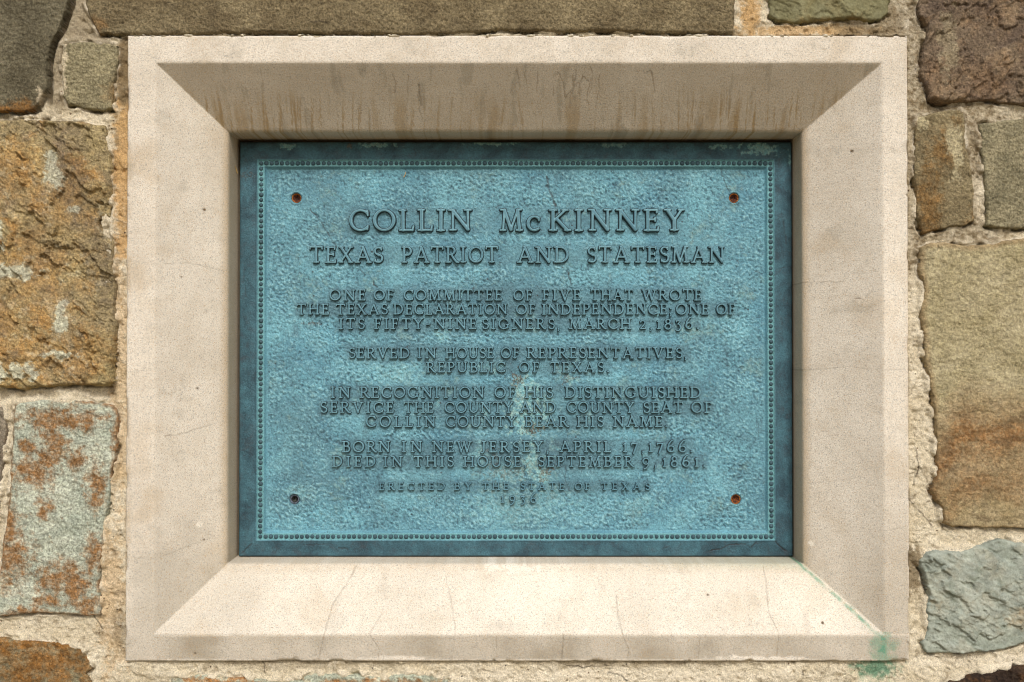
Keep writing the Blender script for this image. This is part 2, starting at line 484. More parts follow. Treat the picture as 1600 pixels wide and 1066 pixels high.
for st in STONES:
    st['poly_w'] = [px(*p, st['H'] - 3) for p in st['poly']]
    xs = [p[0] for p in st['poly_w']]; ys = [p[1] for p in st['poly_w']]
    x0, x1, y0, y1 = min(xs) - 8, max(xs) + 8, min(ys) - 8, max(ys) + 8
    st['box'] = (x0, x1, y0, y1)
    # fine where the photograph looks, coarser beyond its edge
    fine = 1.4
    us = np.concatenate([np.arange(x0, min(-8, x1), 5.0), np.arange(max(x0, -8), min(x1, 1608), fine), np.arange(max(x0, 1608), x1, 5.0)]) if True else None
    vs = np.concatenate([np.arange(y0, min(-8, y1), 5.0), np.arange(max(y0, -8), min(y1, 1074), fine), np.arange(max(y0, 1074), y1, 5.0)])
    U, V = np.meshgrid(us, vs)
    s = stone_sdf(st, U, V)
    h, fr, _ = styled(st, U, V)
    R = 4.0 if st['style'] != 'flaky' else 5.5
    R = R * st.get('round', 1.0)
    R = np.maximum(R + 4 * fbm(U, V, 30, 2, 77), 1.2)
    t = np.clip(s / R, 0, 1)
    edge = (1 - np.sqrt(np.clip(1 - (1 - t) ** 2, 0, 1))) * (5 + 5 * fbm(U, V, 40, 2, 79))
    H = st['H'] + h * (0.35 + .65 * t) - edge
    H = np.where(s > 0, H, H - 26 * np.clip(-s / 1.8, 0, 1.2))
    sc_ = ((s[:-1, :-1] > -1.6) & (s[1:, 1:] > -1.6) & (s[:-1, 1:] > -1.6) & (s[1:, :-1] > -1.6))
    U0, V0 = U, V
    U, V = U + 14 * fbm(U0, V0, 30, 4, 811, .7), V + 14 * fbm(U0, V0, 30, 4, 821, .7)
    nz = fbm(U0, V0, 18, 6, 91, .78)
    n2 = fbm(U, V, 40, 4, 97, .6)
    m1 = np.zeros_like(U); m2 = np.zeros_like(U); m3 = np.zeros_like(U)
    for (cx, cy, rx, ry) in st.get('rust', []):
        m1 = np.maximum(m1, blob(U, V, cx, cy, rx, ry, nz, 2.0, .7, -.6) * .88)
    for (cx, cy, rx, ry) in st.get('ochre', []):
        m1 = np.maximum(m1, blob(U, V, cx, cy, rx, ry, n2 + nz * .8, 1.6, .7, -.9) * .42)
    for (cx, cy, rx, ry) in st.get('pale', []):
        m2 = np.maximum(m2, blob(U, V, cx, cy, rx, ry, nz, 1.6, .25, -.25) * .8)
    if st['style'] == 'flaky':
        m2 = np.maximum(m2, ss(nz + .5 * n2, .30, .6) * .3)
        m3 = np.maximum(m3, ss(fbm(U, V, 30, 5, 333, .65), .12, .4) * .45)
    if st['style'] == 'flaky':
        L_ = st['lev']
        q = {'S11': (.55, .30), 'S5': (.4, .2), 'S9': (.12, .25), 'S4': (.15, .2), 'S10': (.3, .1)}[st['id']]
        m1 = np.maximum(m1, ss(np.sin(L_ * 1.7 + 1.5 * n2), .1, .9) * ss(nz + n2, -.3, .3) * q[0])
        m2 = np.maximum(m2, ss(np.sin(L_ * 3.1 + 2.0 * n2), .55, 1.0) * ss(nz, -.1, .3) * q[1])
        m3 = np.maximum(m3, ss(np.sin(L_ * 1.1 + 2.2), .3, 1.0) * .3 * ss(nz, -.4, .2))
    if st['id'] == 'S12':
        m1 = np.maximum(m1, ss(s, 7, 1) * ss(fbm(U, V, 40, 2, 17), -.2, .1) * .8)
        m1 = np.maximum(m1, ss(nz + .6 * n2, .30, .55) * .7)
    if st['id'] == 'S14':
        m1 = np.maximum(m1, ss(nz + n2, .02, .35) * .7)
    if st['id'] == 'S8':
        wv_ = V + 26 * fbm(U, V, 120, 3, 12) + np.where(U < 1500, (1500 - U) * 1.2, 0) * -1 + 0
        band = ss(wv_, 585, 660)
        st_ = .5 + .5 * np.sin(wv_ / 15 + 2 * fbm(U, V, 60, 3, 15))
        m1 = np.maximum(m1, band * ss(wv_, 830, 740) * (.55 + .45 * st_))
        m1 = np.maximum(m1, band * .30)
        m3 = np.maximum(m3, band * ss(fbm(U, V * 2.5, 50, 4, 19, .6), 0, .4) * .45)
        m1 = np.maximum(m1, ss(s, 12, 2) * .45)
    if st['id'] == 'S3':
        m3 = np.maximum(m3, ss(n2, .1, .5) * .3)
    if st['id'] == 'S6':
        m1 = np.maximum(m1, ss(nz + n2, .25, .5) * .5)
    U, V = U0, V0
    cr = np.zeros_like(U)
    if st['id'] == 'S3':
        cr = crack_attr(U, V, [([(480, 36), (500, 32), (512, 36)], 1.3, .8), ([(1000, 20), (1004, 0)], 1, .4)])
    m = st['mat']
    kw = {}
    if st['id'] == 'S11':
        kw = dict(m1=(158, 112, 50), m2=(200, 202, 180), m3=(108, 94, 80), scale=14)
        dd_ = seg_dist(U, V, [(100, 180), (120, 330), (185, 480)])
        m3 = np.maximum(m3, ss(dd_, 45, 5) * (.5 + nz) * .9)
    elif st['id'] == 'S12':
        kw = dict(m1=(126, 84, 34), m2=(200, 200, 180), scale=16)
    elif st['id'] == 'S14':
        kw = dict(m1=(124, 84, 36))
    elif st['id'] == 'S8':
        kw = dict(m1=(128, 98, 64), m3=(88, 70, 50), speck=.3)
    elif st['id'] == 'S9':
        kw = dict(m1=(150, 116, 62), m2=(186, 192, 176), m3=(112, 122, 106), speck=.12, bump=.0006)
    elif st['id'] == 'S5':
        kw = dict(m1=(132, 104, 74), m2=(150, 138, 112), m3=(78, 64, 56))
    elif st['id'] == 'S4':
        kw = dict(m1=(120, 90, 40), m2=(150, 150, 120), m3=(88, 84, 60), speck=.12, bump=.0006)
    elif st['id'] in ('S1', 'S2', 'S3', 'S7'):
        kw = dict(m1=(128, 92, 48), m2=(206, 192, 164), speck=.42, bump=.0016)
    elif st['id'] == 'S10':
        kw = dict(m1=(120, 84, 50), m2=(110, 96, 76), m3=(28, 22, 20))
    elif st['id'] == 'S15':
        kw = dict(m1=(150, 100, 42))
    elif st['id'] == 'S6':
        kw = dict(m1=(112, 86, 50), m2=(176, 166, 134), speck=.4)
    mt = stone_mat("stone_" + ["grey_brown","olive","brown","green","purple","crusted","grey_olive","buff","slaty","dark","ochre","rusty","sliver","rusted_grey","streaked"][int(st['id'][1:]) - 1], m[0], m[1], **kw)
    me = field_mesh("stone", us, vs, H, sc_, dict(m1=m1, m2=m2, m3=m3, crack=cr), mt)
    o = bpy.data.objects.new("stone", me)
    link(o, wall, label=st['label'])

# ---- mortar: one sheet behind the stones with ragged grooves
x0, x1, y0, y1 = -360, 1980, -330, 1350
us = np.concatenate([np.arange(x0, -8, 6.0), np.arange(-8, 1608, 1.6), np.arange(1608, x1, 6.0)])
vs = np.concatenate([np.arange(y0, -8, 6.0), np.arange(-8, 1074, 1.6), np.arange(1074, y1, 6.0)])
U, V = np.meshgrid(us, vs)
inF = (U > FR['l'] + 14) & (U < FR['r'] - 14) & (V > FR['t'] + 14) & (V < FR['b'] - 14)
S = np.full(U.shape, -1e3, np.float32)
for st in STONES:
    b = st['box']
    m = (U > b[0] - 20) & (U < b[1] + 20) & (V > b[2] - 20) & (V < b[3] + 20)
    S[m] = np.maximum(S[m], poly_sdf(U[m], V[m], st['poly_w']))
S = S + fbm(U, V, 26, 4, 301, .6) * 3.2 + fbm(U, V, 7, 2, 311) * .9
n1 = fbm(U, V, 50, 4, 401, .55)
n2 = fbm(U, V, 9, 4, 411, .65)
H = -4.5 + n1 * 5 + n2 * 2.0 + fbm(U, V, 5, 3, 421, .7) * 2.0
H = H - ss(fbm(U, V, 13, 3, 424, .7), .22, .42) * 3.0
# grooves under and beside stones
Sv = np.gradient(S, axis=0); Su = np.gradient(S, axis=1)
nrm = np.hypot(Su, Sv) + 1e-6
down = np.clip(-Sv / nrm, 0, 1)           # the stone lies above this mortar
near = ss(S, -5.5, -1.0)
gn = fbm(U, V, 34, 3, 431)
H = H - near * 11 * np.clip(down * ss(gn, -.25, .15) + ss(gn, .12, .3) * .6, 0, 1)
# smears of mortar rising level with the stones
H = H + ss(fbm(U, V, 60, 3, 441), .10, .35) * 4 * (1 - near * down)
# dark deep joint right of the big grey stone
dj = seg_dist(U, V, [px(*p) for p in [(112,-20),(112,6),(106,24),(98,44),(86,64),(78,84),(76,108),(77,140),(75,160)]])
H = H - ss(dj, 4.5, 1.5) * 16
sm = ss(fbm(U, V, 34, 2, 471, .5), -.08, .25) * ss(S, 6, 2.0) * ss(S, -9, -3) * (1 - .55 * down)
sm = sm * ss(np.abs(np.maximum(np.maximum(FR['l'] - U, U - FR['r']), np.maximum(FR['t'] - V, V - FR['b']))), 2, 14) * ss(dj, 6, 14)
H = H * (1 - sm) + (3.2 + n2 * .8 + fbm(U, V, 5, 3, 421, .7) * .8) * sm
# gaps along the frame
dF = np.maximum(np.maximum(FR['l'] - U, U - FR['r']), np.maximum(FR['t'] - V, V - FR['b']))
fg = fbm(U, V, 45, 3, 451)
H = H - ss(np.abs(dF), 3.0, .5) * (2.0 + 10 * ss(fg, .0, .2))
tops = ss(fbm(U, V, 22, 4, 481, .65), .05, .22) * ss(dF, -4.5, -1.5) * ss(dF, 6, 1) * (V < FR['t'] + 9)
H = H * (1 - tops) + (6.6 + n2 * 1.5) * tops
H = np.where(dF < -5, -60, H)
H = np.where(inF, -60, H)
keep = ~(inF[:-1, :-1] | inF[1:, 1:])
Sc = S[:-1, :-1]
keep &= ~(Sc > 15)
m1 = blob(U, V, 190, 260, 14, 150, n1 + n2, .9, .5, -.4) * .8
m1 = np.maximum(m1, blob(U, V, 185, 590, 14, 240, n1 + n2, 1.2, .5, -.4) * .35)
m1 = np.maximum(m1, blob(U, V, 175, 930, 20, 120, n1 + n2, 1.2, .5, -.4) * .4)
m1 = np.maximum(m1, blob(U, V, 1174, 20, 16, 40, n2, .9, .4, -.4) * .8)
m1 = np.maximum(m1, blob(U, V, 1260, 46, 130, 9, n1 + n2, .9, .4, -.4) * .65)
m3 = blob(U, V, 1450, 150, 110, 230, n1, 1.2, .4, -.2) * (.45 + .5 * ss(n2, -.2, .3))
m3 = np.maximum(m3, blob(U, V, 1380, 40, 60, 40, n1, 1., .4, -.2) * .7)
m3 = np.maximum(m3, blob(U, V, 100, 60, 60, 90, n1, 1., .4, -.2) * .65)
m3 = np.maximum(m3, blob(U, V, 190, 110, 10, 50, n1, 1., .4, -.2) * .9)
m3 = np.maximum(m3, blob(U, V, 1427, 890, 14, 40, n2, 1., .3, -.3) * .85)
m3 = np.maximum(m3, blob(U, V, 190, 980, 14, 40, n2, 1., .3, -.3) * .5)
m3 = np.maximum(m3, blob(U, V, 500, 1035, 130, 10, n2 + n1, 1., .3, -.3) * .4)
m3 = np.maximum(m3, blob(U, V, 970, 1036, 150, 7, n2 + n1, 1., .3, -.3) * .4)
m3 = np.maximum(m3, ss(fbm(U, V, 24, 4, 461, .65), .18, .4) * .55)
m3 = np.maximum(m3, ss(near * (1 - down), .4, 1) * .0)
m2 = ss(n1 + n2 * .6, .28, .5) * .5
m2 = np.maximum(m2, blob(U, V, 950, 1058, 260, 12, n2, .8, .5, -.2) * .6)
m2 = np.maximum(m2, blob(U, V, 1540, 1030, 120, 10, n2, .8, .5, -.2) * .5)
m2 = np.maximum(m2, ss(S, -3.5, -.5) * ss(gn, .0, -.2) * .6)
m2 = m2 * (1 - m1 * .7)
green = blob(U, V, 1368, 1043, 30, 16, n2, 1.2, .6, -.6) * .85
cr = crack_attr(U, V, [([px(*p) for p in pp], 1.6, .9) for pp in [
    [(408,1034),(414,1040),(412,1052)], [(1146,10),(1148,30),(1143,50)], [(1420,780),(1440,800),(1458,822)],
    [(880,1040),(910,1044),(960,1040)], [(950,1052),(970,1056),(980,1064)], [(1432,700),(1436,730),(1428,760)],
    [(145,963),(152,972),(160,985)], [(1256,1046),(1254,1060)]]])
mort = bpy.data.objects.new("mortar", field_mesh("mortar", us, vs, H, keep, dict(m1=m1, m2=m2, m3=m3, green=green, crack=cr), mortar_mat()))
link(mort, wall)

# ================================================================ CUT STONE FRAME
IN = dict(l=px(357.5, 500, -80)[0], r=px(1252.5, 500, -80)[0], t=px(800, 207.5, -80)[1], b=px(800, 880, -80)[1])
BL, BR, BT, BB = px(243, 500)[0], px(1379, 500)[0], px(800, 99)[1], px(800, 990)[1]
us = lines(FR['l'], FR['r'], 1.5, (BL, BR, IN['l'], IN['r']))
vs = lines(FR['t'], FR['b'], 1.5, (BT, BB, IN['t'], IN['b']))
i0, i1 = int(np.argmin(abs(us - IN['l']))), int(np.argmin(abs(us - IN['r'])))
j0, j1 = int(np.argmin(abs(vs - IN['t']))), int(np.argmin(abs(vs - IN['b'])))
U, V = np.meshgrid(us, vs)
DEEP = 80.0
hs = [-(U - BL) / (IN['l'] - BL), -(BR - U) / (BR - IN['r']), -(V - BT) / (IN['t'] - BT), -(BB - V) / (BB - IN['b'])]
hm = np.max(np.stack(hs), 0) * DEEP
k_ = .8
H = -np.logaddexp(0, -hm / k_) * k_               # soft outer arris
din = np.maximum(np.maximum(IN['l'] - U, U - IN['r']), np.maximum(IN['t'] - V, V - IN['b']))
ri = 5.0
H = H - np.where(din < ri, ri - np.sqrt(np.clip(ri ** 2 - (ri - np.clip(din, 0, ri)) ** 2, 0, None)), 0) * .55
dout = np.minimum(np.minimum(U - FR['l'], FR['r'] - U), np.minimum(V - FR['t'], FR['b'] - V))
chipn = fbm(U, V, 12, 4, 511, .6)
ro = 2.2 + 3.5 * ss(fbm(U, V, 60, 2, 515), .12, .3) + 4 * ss(chipn, .25, .45) * ss(fbm(U, V, 90, 2, 519), .0, .2)
H = H - np.where(dout < ro, (1 - dout / ro) ** 2 * ro, 0)
H = H + fbm(U, V, 70, 3, 521) * 1.0 + fbm(U, V, 9, 3, 531, .6) * .28 + 5.0
keep = np.ones((len(vs) - 1, len(us) - 1), bool)
keep[j0:j1, i0:i1] = False
nz = fbm(U, V, 18, 4, 541, .6); nb = fbm(U, V, 90, 3, 551)
inb = (hm < -1)
topb = inb & (hm / DEEP <= hs[2] + 1e-6)
botb = inb & (hm / DEEP <= hs[3] + 1e-6)
# runs of ochre dirt washed down the top bevel
st_ = fbm(U + 3 * fbm(U, V, 60, 2, 561) + (V - 190) * .12 * np.sign(800 - U), V * .035, 7.5, 4, 563, .7)
fade = ss(V, 105, 175)
st2 = fbm(U + 5 * fbm(U, V, 30, 2, 583), V * .12, 30, 3, 585, .6)
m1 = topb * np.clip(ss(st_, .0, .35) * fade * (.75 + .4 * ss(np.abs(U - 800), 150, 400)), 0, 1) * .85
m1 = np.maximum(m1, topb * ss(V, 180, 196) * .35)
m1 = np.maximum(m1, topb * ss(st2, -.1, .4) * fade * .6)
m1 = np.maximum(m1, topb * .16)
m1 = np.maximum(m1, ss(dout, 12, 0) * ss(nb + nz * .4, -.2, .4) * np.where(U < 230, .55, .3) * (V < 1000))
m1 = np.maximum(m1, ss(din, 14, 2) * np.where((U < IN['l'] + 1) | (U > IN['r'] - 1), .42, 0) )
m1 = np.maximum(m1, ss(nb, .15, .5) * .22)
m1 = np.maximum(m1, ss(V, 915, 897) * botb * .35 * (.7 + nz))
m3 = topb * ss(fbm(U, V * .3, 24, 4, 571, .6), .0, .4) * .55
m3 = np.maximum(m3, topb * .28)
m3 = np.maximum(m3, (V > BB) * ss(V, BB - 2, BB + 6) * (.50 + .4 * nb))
m3 = np.maximum(m3, blob(U, V, 300, 940, 80, 90, nb + nz * .4, 1., .6, -.5) * .35)
m3 = np.maximum(m3, ss(fbm(U, V, 50, 4, 575, .6), .2, .5) * .25)
m3 = np.maximum(m3, ss(U, 1290, 1400) * ss(V, 600, 950) * .35 * (V < BB))
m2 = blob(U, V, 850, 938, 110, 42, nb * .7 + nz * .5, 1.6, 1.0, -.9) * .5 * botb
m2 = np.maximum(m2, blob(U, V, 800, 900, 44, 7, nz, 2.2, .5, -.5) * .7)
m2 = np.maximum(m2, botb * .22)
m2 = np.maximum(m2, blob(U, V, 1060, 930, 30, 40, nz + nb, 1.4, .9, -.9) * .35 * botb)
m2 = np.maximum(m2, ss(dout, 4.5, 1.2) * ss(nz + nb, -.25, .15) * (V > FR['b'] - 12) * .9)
m2 = np.maximum(m2, ss(dout, 4, 1) * ss(nz, -.2, .1) * .4)
m2 = np.maximum(m2, blob(U, V, 1180, 1028, 70, 5, nz, 1., .4, -.3) * .7)
m2 = np.maximum(m2, blob(U, V, 620, 1028, 50, 5, nz, 1., .4, -.3) * .6)
m2 = np.maximum(m2, ((U > BR) & (U < FR['r'])) * ss(V, 250, 450) * ss(V, 820, 600) * .3)
for sx, sy in [(546, 888), (1258, 860), (1285, 860), (300, 826), (914, 24 + 960)]:
    m2 = np.maximum(m2, blob(U, V, sx, sy, 4, 4, nz, .8) * .7)
# copper run-off in the lower right valley and down to the edge
va = [px(1248, 880, -80), px(1300, 926, -40), px(1372, 992), px(1378, 1034)]
dv = seg_dist(U, V, va)
green = ss(dv, 5, .8) * .75 * (V < BB + 2)
green = np.maximum(green, (np.abs(U - 1377) < 20) * ss(np.abs(U - 1376 + 7 * nz), 13, 3) * ss(V, BB - 6, BB + 8) * (.72 + .4 * nz))
green = np.maximum(green, ss(dv, 16, 2) * ss(nz, -.1, .3) * .25 * botb)
green = green * np.clip(.75 + 1.6 * nz, .15, 1.15)
green = np.maximum(green, blob(U, V, 1377, 1012, 15, 26, nz, 1.6, .6, -.6) * .55 * (V > BB - 4))
green = np.maximum(green, ss(V, 908, 895) * botb * ss(U, 900, 1260) * .22)
C = lambda *pp, h=0: [px(a, b, h) for a, b in pp]
cracks = [
  (C((553,890),(540,915),(522,940),h=-40) + C((508,985),(499,1030)), 1.4, .5),
  (C((597,960),(577,990)) + C((592,1010),(592,1028)), 1.2, .45),
  (C((695,905),(705,935),h=-40) + C((712,985),(706,1028)), 1.3, .5),
  (C((880,990),(877,1028)), 1.6, .8), (C((776,992),(777,1028)), 1.0, .4),
  (C((963,930),(963,955),h=-40) + C((975,1000),(982,1012),(980,1030)), 1.3, .5),
  (C((1092,990),(1090,1028)), 1.2, .5),
  (C((1195,886),(1196,905),h=-60) + C((1205,960),(1216,990),(1212,1024)), 1.4, .55),
  (C((1257,580),(1300,575),(1325,572),h=-50) + C((1350,576),(1400,578),(1418,577)), 1.2, .35),
  (C((1258,441),(1290,441),(1310,443),h=-60), 1.2, .5), (C((1350,470),(1362,452),h=-10), 1.2, .5), (C((1340,466),(1347,466),h=-10), 1.6, .8),
  (C((200,408),(245,413)) + C((300,412),(345,422),h=-50), 1.2, .35),
  (C((265,680),(290,676),(322,665),h=-30), 1.4, .6),
  (C((198,870),(240,872)), 1.2, .3), (C((258,866),(290,855),(330,842),h=-30), 1.2, .4),
  (C((198,1008),(214,1000)), 1.4, .6), (C((1380,830),(1415,820)), 1.2, .4), (C((1270,760),(1345,742),h=-40), 1, .3),
]
rs = random.Random(11)
for k in range(16):                                   # fine black crazing on the top bevel
    cx = rs.choice([rs.uniform(800, 960), rs.uniform(540, 720), rs.uniform(800, 1050)])
    cy = rs.uniform(112, 135)
    pts = [(cx, cy)]
    for q in range(rs.randint(2, 4)):
        cx += rs.uniform(-5, 5); cy += rs.uniform(6, 16)
        pts.append((cx, cy))
    cracks.append((C(*pts, h=-30), 1.2, .6))
cracks.append((C((864,120),(872,118),(880,130),(884,150),(900,132),(912,122),(920,128),h=-20), 1.2, .7))
cracks.append((C((1008,118),(1014,114),(1020,124),(1024,142),h=-20), 1.4, .7))
cr = crack_attr(U, V, cracks, 1.0, 601)
for sx, sy, r in [(305, 321, 2), (297, 608, 1.6), (1340, 231, 2), (1271, 586, 1.6), (1286, 974, 2), (306, 851, 1.4), (276, 431, 1.2), (1112, 937, 1.6), (308, 1018, 1.6)]:
    cr = np.maximum(cr, ss(np.hypot(U - sx, V - sy), r + .8, r - .5))
H = H - cr * .5
walls = [(rect_loop(i0, i1, j0, j1, False), 74.0, 8), (rect_loop(0, len(us) - 1, 0, len(vs) - 1, True), 40.0, 2)]
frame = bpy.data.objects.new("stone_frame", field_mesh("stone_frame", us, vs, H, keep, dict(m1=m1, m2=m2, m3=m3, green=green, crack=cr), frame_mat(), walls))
bk = bpy.data.meshes.new("recess_back")
bx0, bx1, bz0, bz1 = (IN['l'] - 802) / 1000, (IN['r'] - 798) / 1000, (533 - IN['b'] - 2) / 1000, (533 - IN['t'] + 2) / 1000
bk.from_pydata([(bx0, .148, bz0), (bx1, .148, bz0), (bx1, .148, bz1), (bx0, .148, bz1)], [], [(0, 1, 2, 3)])
k = NM("old_grout")
bk.materials.append(k.finish(k.mix(k.noise(60), lin((110, 98, 78)), lin((84, 74, 60))), .95))
link(bpy.data.objects.new("recess_back", bk), frame)
link(frame, label="cream cut stone frame with deep slanted sides, set into the rubble wall", category="stone frame")

# ================================================================ BRONZE PLAQUE
PD = -128.0                                            # plane of the plaque's rim
PL, PR, PT, PB = px(373, 545, PD)[0], px(1239, 545, PD)[0], px(800, 221.5, PD)[1], px(800, 870, PD)[1]
KZ = (1.7 + .128) / 1.7
FD = -8.5                                              # field below rim
def pf(x, y, d=FD):
    return px(x, y, PD + d)
plaque = bpy.data.objects.new("bronze_plaque", None)
plaque.location = (0, .150, (533 - PB) / 1000)
link(plaque, label="turquoise patinated bronze memorial plaque with raised lettering, screwed inside the stone frame", category="plaque")
PO = tuple(plaque.location)

# inner rectangle of the rim (outer edge of the bead channel)
CL, CR, CT, CB = px(401, 545, PD)[0], px(1211, 545, PD)[0], px(800, 249, PD)[1], px(800, 845, PD)[1]
us = lines(PL, PR, 1.25, (CL, CR)); vs = lines(PT, PB, 1.25, (CT, CB))
U, V = np.meshgrid(us, vs)
e = np.minimum(np.minimum(U - PL, PR - U), np.minimum(V - PT, PB - V))
c = np.minimum(np.minimum(U - CL, CR - U), np.minimum(V - CT, CB - V))       # inside the channel line
c = c + fbm(U, V, 40, 2, 701) * .4
n5 = fbm(U + 2 * fbm(U, V, 9, 2, 711), V * 1.0 + 2 * fbm(U, V, 9, 2, 713), 5.0, 3, 715, .6) * .85 + fbm((U * .7 + V * .7) * .7, (V * .7 - U * .7) * 1.25, 5.0, 2, 716) * .3
n5 = n5 * (.8 + .7 * fbm(U, V, 80, 2, 717))
TXT = [(546,328,1066,362),(485,386,1130,411),(516,453,1095,470),(465,475,1147,492),(530,498,1091,515),(543,543,1073,560),(667,565,951,582),(517,604,1094,622),(502,628,1111,645),(573,650,1042,667),(535,689,1081,706),(520,712,1101,729),(593,754,1014,766),(782,773,837,786)]
tmask = np.zeros_like(U)
for a, b, c_, d_ in TXT:
    xa, ya = pf(a, b); xb, yb = pf(c_, d_)
    dd = np.hypot(np.clip(np.abs(U - (xa + xb) / 2) - (xb - xa) / 2, 0, None), np.clip(np.abs(V - (ya + yb) / 2) - (yb - ya) / 2, 0, None))
    tmask = np.maximum(tmask, ss(dd, 10, 0))
cell = np.abs(fbm(U, V, 10, 2, 719))
n5 = n5 * (1 - .45 * tmask)
fieldn = n5 * 3.0 + cell * 1.2 + fbm(U, V, 45, 2, 725) * .6
rim = -3.0 * ss(e, 26, 0) - np.where(e < 2, (1 - e / 2) ** 2 * 2.5, 0) + fbm(U, V, 30, 3, 721) * .35 + fbm(U, V, 6, 2, 723) * .12
ridge = np.exp(-((c + 0.2) / 1.3) ** 2) * 1.1
chan = -2.6
step = chan + (FD - chan) * ss(c, 11.0, 16.0)
infield = ss(c, 14, 20)
H = np.where(c < 1.0, rim, 0) + np.where(c >= 1.0, rim * 0 + (chan * ss(c, .6, 2.4)) * (1 - ss(c, 10.5, 11)) + step * ss(c, 10.5, 11), 0) + ridge
H = H + infield * fieldn
# lead-in lip where field meets channel
H = H + np.exp(-((c - 11.3) / 1.2) ** 2) * .7
crk = [
  ([(854,276),(857,288),(853,291)], 2.4, 1.0), ([(855,292),(862,305),(868,323)], 3.0, 1.0), ([(868,326),(874,340),(880,356)], 2.2, .8),
  ([(484,325),(500,345),(514,368),(526,386)], 1.9, .8), ([(562,419),(570,430)], 1.6, .8), ([(885,372),(884,382)], 1.8, .8),
  ([(887,424),(893,446)], 2.5, 1.0), ([(898,427),(899,434)], 1.5, .7), ([(583,438),(585,446),(590,449)], 1.6, .8),
  ([(1126,265),(1132,285),(1140,301)], 1.6, .8), ([(1150,405),(1155,412)], 1.4, .7), ([(780,321),(774,325)], 1.6, .9),
  ([(1180,424),(1186,426)], 1.4, .7), ([(886,670),(888,690)], 1.5, .5), ([(884,728),(883,752),(890,766)], 1.5, .6),
  ([(1145,686),(1147,694)], 1.4, .6), ([(434,800),(438,812)], 1.8, .6)]
specs = [([pf(*p) for p in pp], w_, s_) for pp, w_, s_ in crk]
rimc = [([(1104,863),(1130,856),(1140,851),(1165,850)], 1.7, .95), ([(1108,861),(1125,858)], 1.5, .9), ([(1213,847),(1220,856),(1229,861)], 2.0, .9), ([(1176,854),(1181,847)], 1.5, .8),
        ([(376,866),(392,850)], 1.5, .9), ([(381,416),(380,440)], 1.2, .6), ([(383,445),(383,465)], 1.2, .5), ([(432,861),(430,864)], 1.3, .8), ([(529,857),(542,858)], 2.2, .8),
        ([(1225,346),(1226,360),(1229,380)], 1.6, .6), ([(1213,420),(1238,417)], 1.1, .7), ([(376,246),(380,243)], 1.8, 1), ([(648,232),(650,244)], 1.2, .5), ([(650,238),(700,236)], .9, .4),
        ([(472,852),(520,850)], 1.3, .5), ([(1222,500),(1222,540)], 1.2, .5)]
specs += [([px(*p, PD) for p in pp], w_, s_) for pp, w_, s_ in rimc]
cr = crack_attr(U, V, specs, 1.3, 731)
H = H - cr * 1.2
rs = random.Random(5)
for k in range(70):
    sx, sy, r = rs.uniform(420, 1190), rs.uniform(275, 825), rs.uniform(.8, 1.7)
    sx, sy = pf(sx, sy)
    m = (np.abs(U - sx) < 4) & (np.abs(V - sy) < 4)
    cr[m] = np.maximum(cr[m], ss(np.hypot(U[m] - sx, V[m] - sy), r + .6, r - .4) * rs.uniform(.4, .9))
nz = fbm(U, V, 10, 4, 741, .65); nb = fbm(U, V, 60, 4, 745, .6)
# heavy corrosion spots
def P2(x, y): return pf(x, y)
m2 = np.zeros_like(U); m1 = np.zeros_like(U)
for x, y, rx, ry, s_ in [(818,612,16,18,.75),(824,650,20,26,.8),(850,640,14,16,.55),(846,628,10,8,.7),(830,722,12,18,.75),(846,742,10,14,.7),(795,740,26,14,.35),(810,790,60,26,.3),(893,596,7,6,.6),(620,585,30,14,.3),(690,526,9,7,.45),(1000,790,30,12,.25),(470,770,20,10,.25)]:
    a, b = P2(x, y)
    m2 = np.maximum(m2, blob(U, V, a, b, rx * 1.1, ry * 1.1, nz, 2.6, .4, -.3) * s_ * .75)
for x, y, rx, ry, s_ in [(808,592,9,12,.85),(836,672,12,7,.85),(830,664,8,5,.6),(800,652,8,8,.4),(838,638,8,6,.5),(853,734,10,8,.8),(846,748,6,8,.7),(800,738,34,8,.5),(770,732,10,20,.45),(824,728,18,16,.4),(884,594,4,6,.7),(893,590,9,3,.6),(812,620,8,6,.4)]:
    a, b = P2(x, y)
    m1 = np.maximum(m1, blob(U, V, a, b, rx * 1.1, ry * 1.1, nz, 2.6, .25, -.2) * s_)
for x, y, rx, ry, s_ in [(486,506,14,3.0,.65),(628,276,3,4,.4)]:
    a, b = P2(x, y)
    m1 = np.maximum(m1, blob(U, V, a, b, rx, ry, nz, 1.4, .25, -.2) * s_)
# pale streaks on the top rim
for x, y, rx, ry, s_ in [(450,228,12,4,.4),(586,226,22,4,.4),(770,224,30,2.4,.45),(960,226,16,3,.3),(1128,229,12,4,.35),(1188,232,22,7,.5),(1235,250,3,6,.5)]:
    a, b = px(x, y, PD)
    m2 = np.maximum(m2, blob(U, V, a, b, rx, ry, nz, 2.6, .3, -.2) * s_)
m1 = np.maximum(m1, blob(U, V, *px(386, 272, PD), 12, 6, nz, 1.6, .3, -.3) * .5)
m1 = np.maximum(m1, blob(U, V, *px(546, 228, PD), 5, 5, nz, 1.6, .3, -.3) * .6)
m2 = np.maximum(m2, infield * ss(nb + .5 * nz, .25, .5) * .28)
low = infield * (ss(fieldn, .0, -1.1) * .9)
high = infield * ss(fieldn, .3, 1.5) * .55
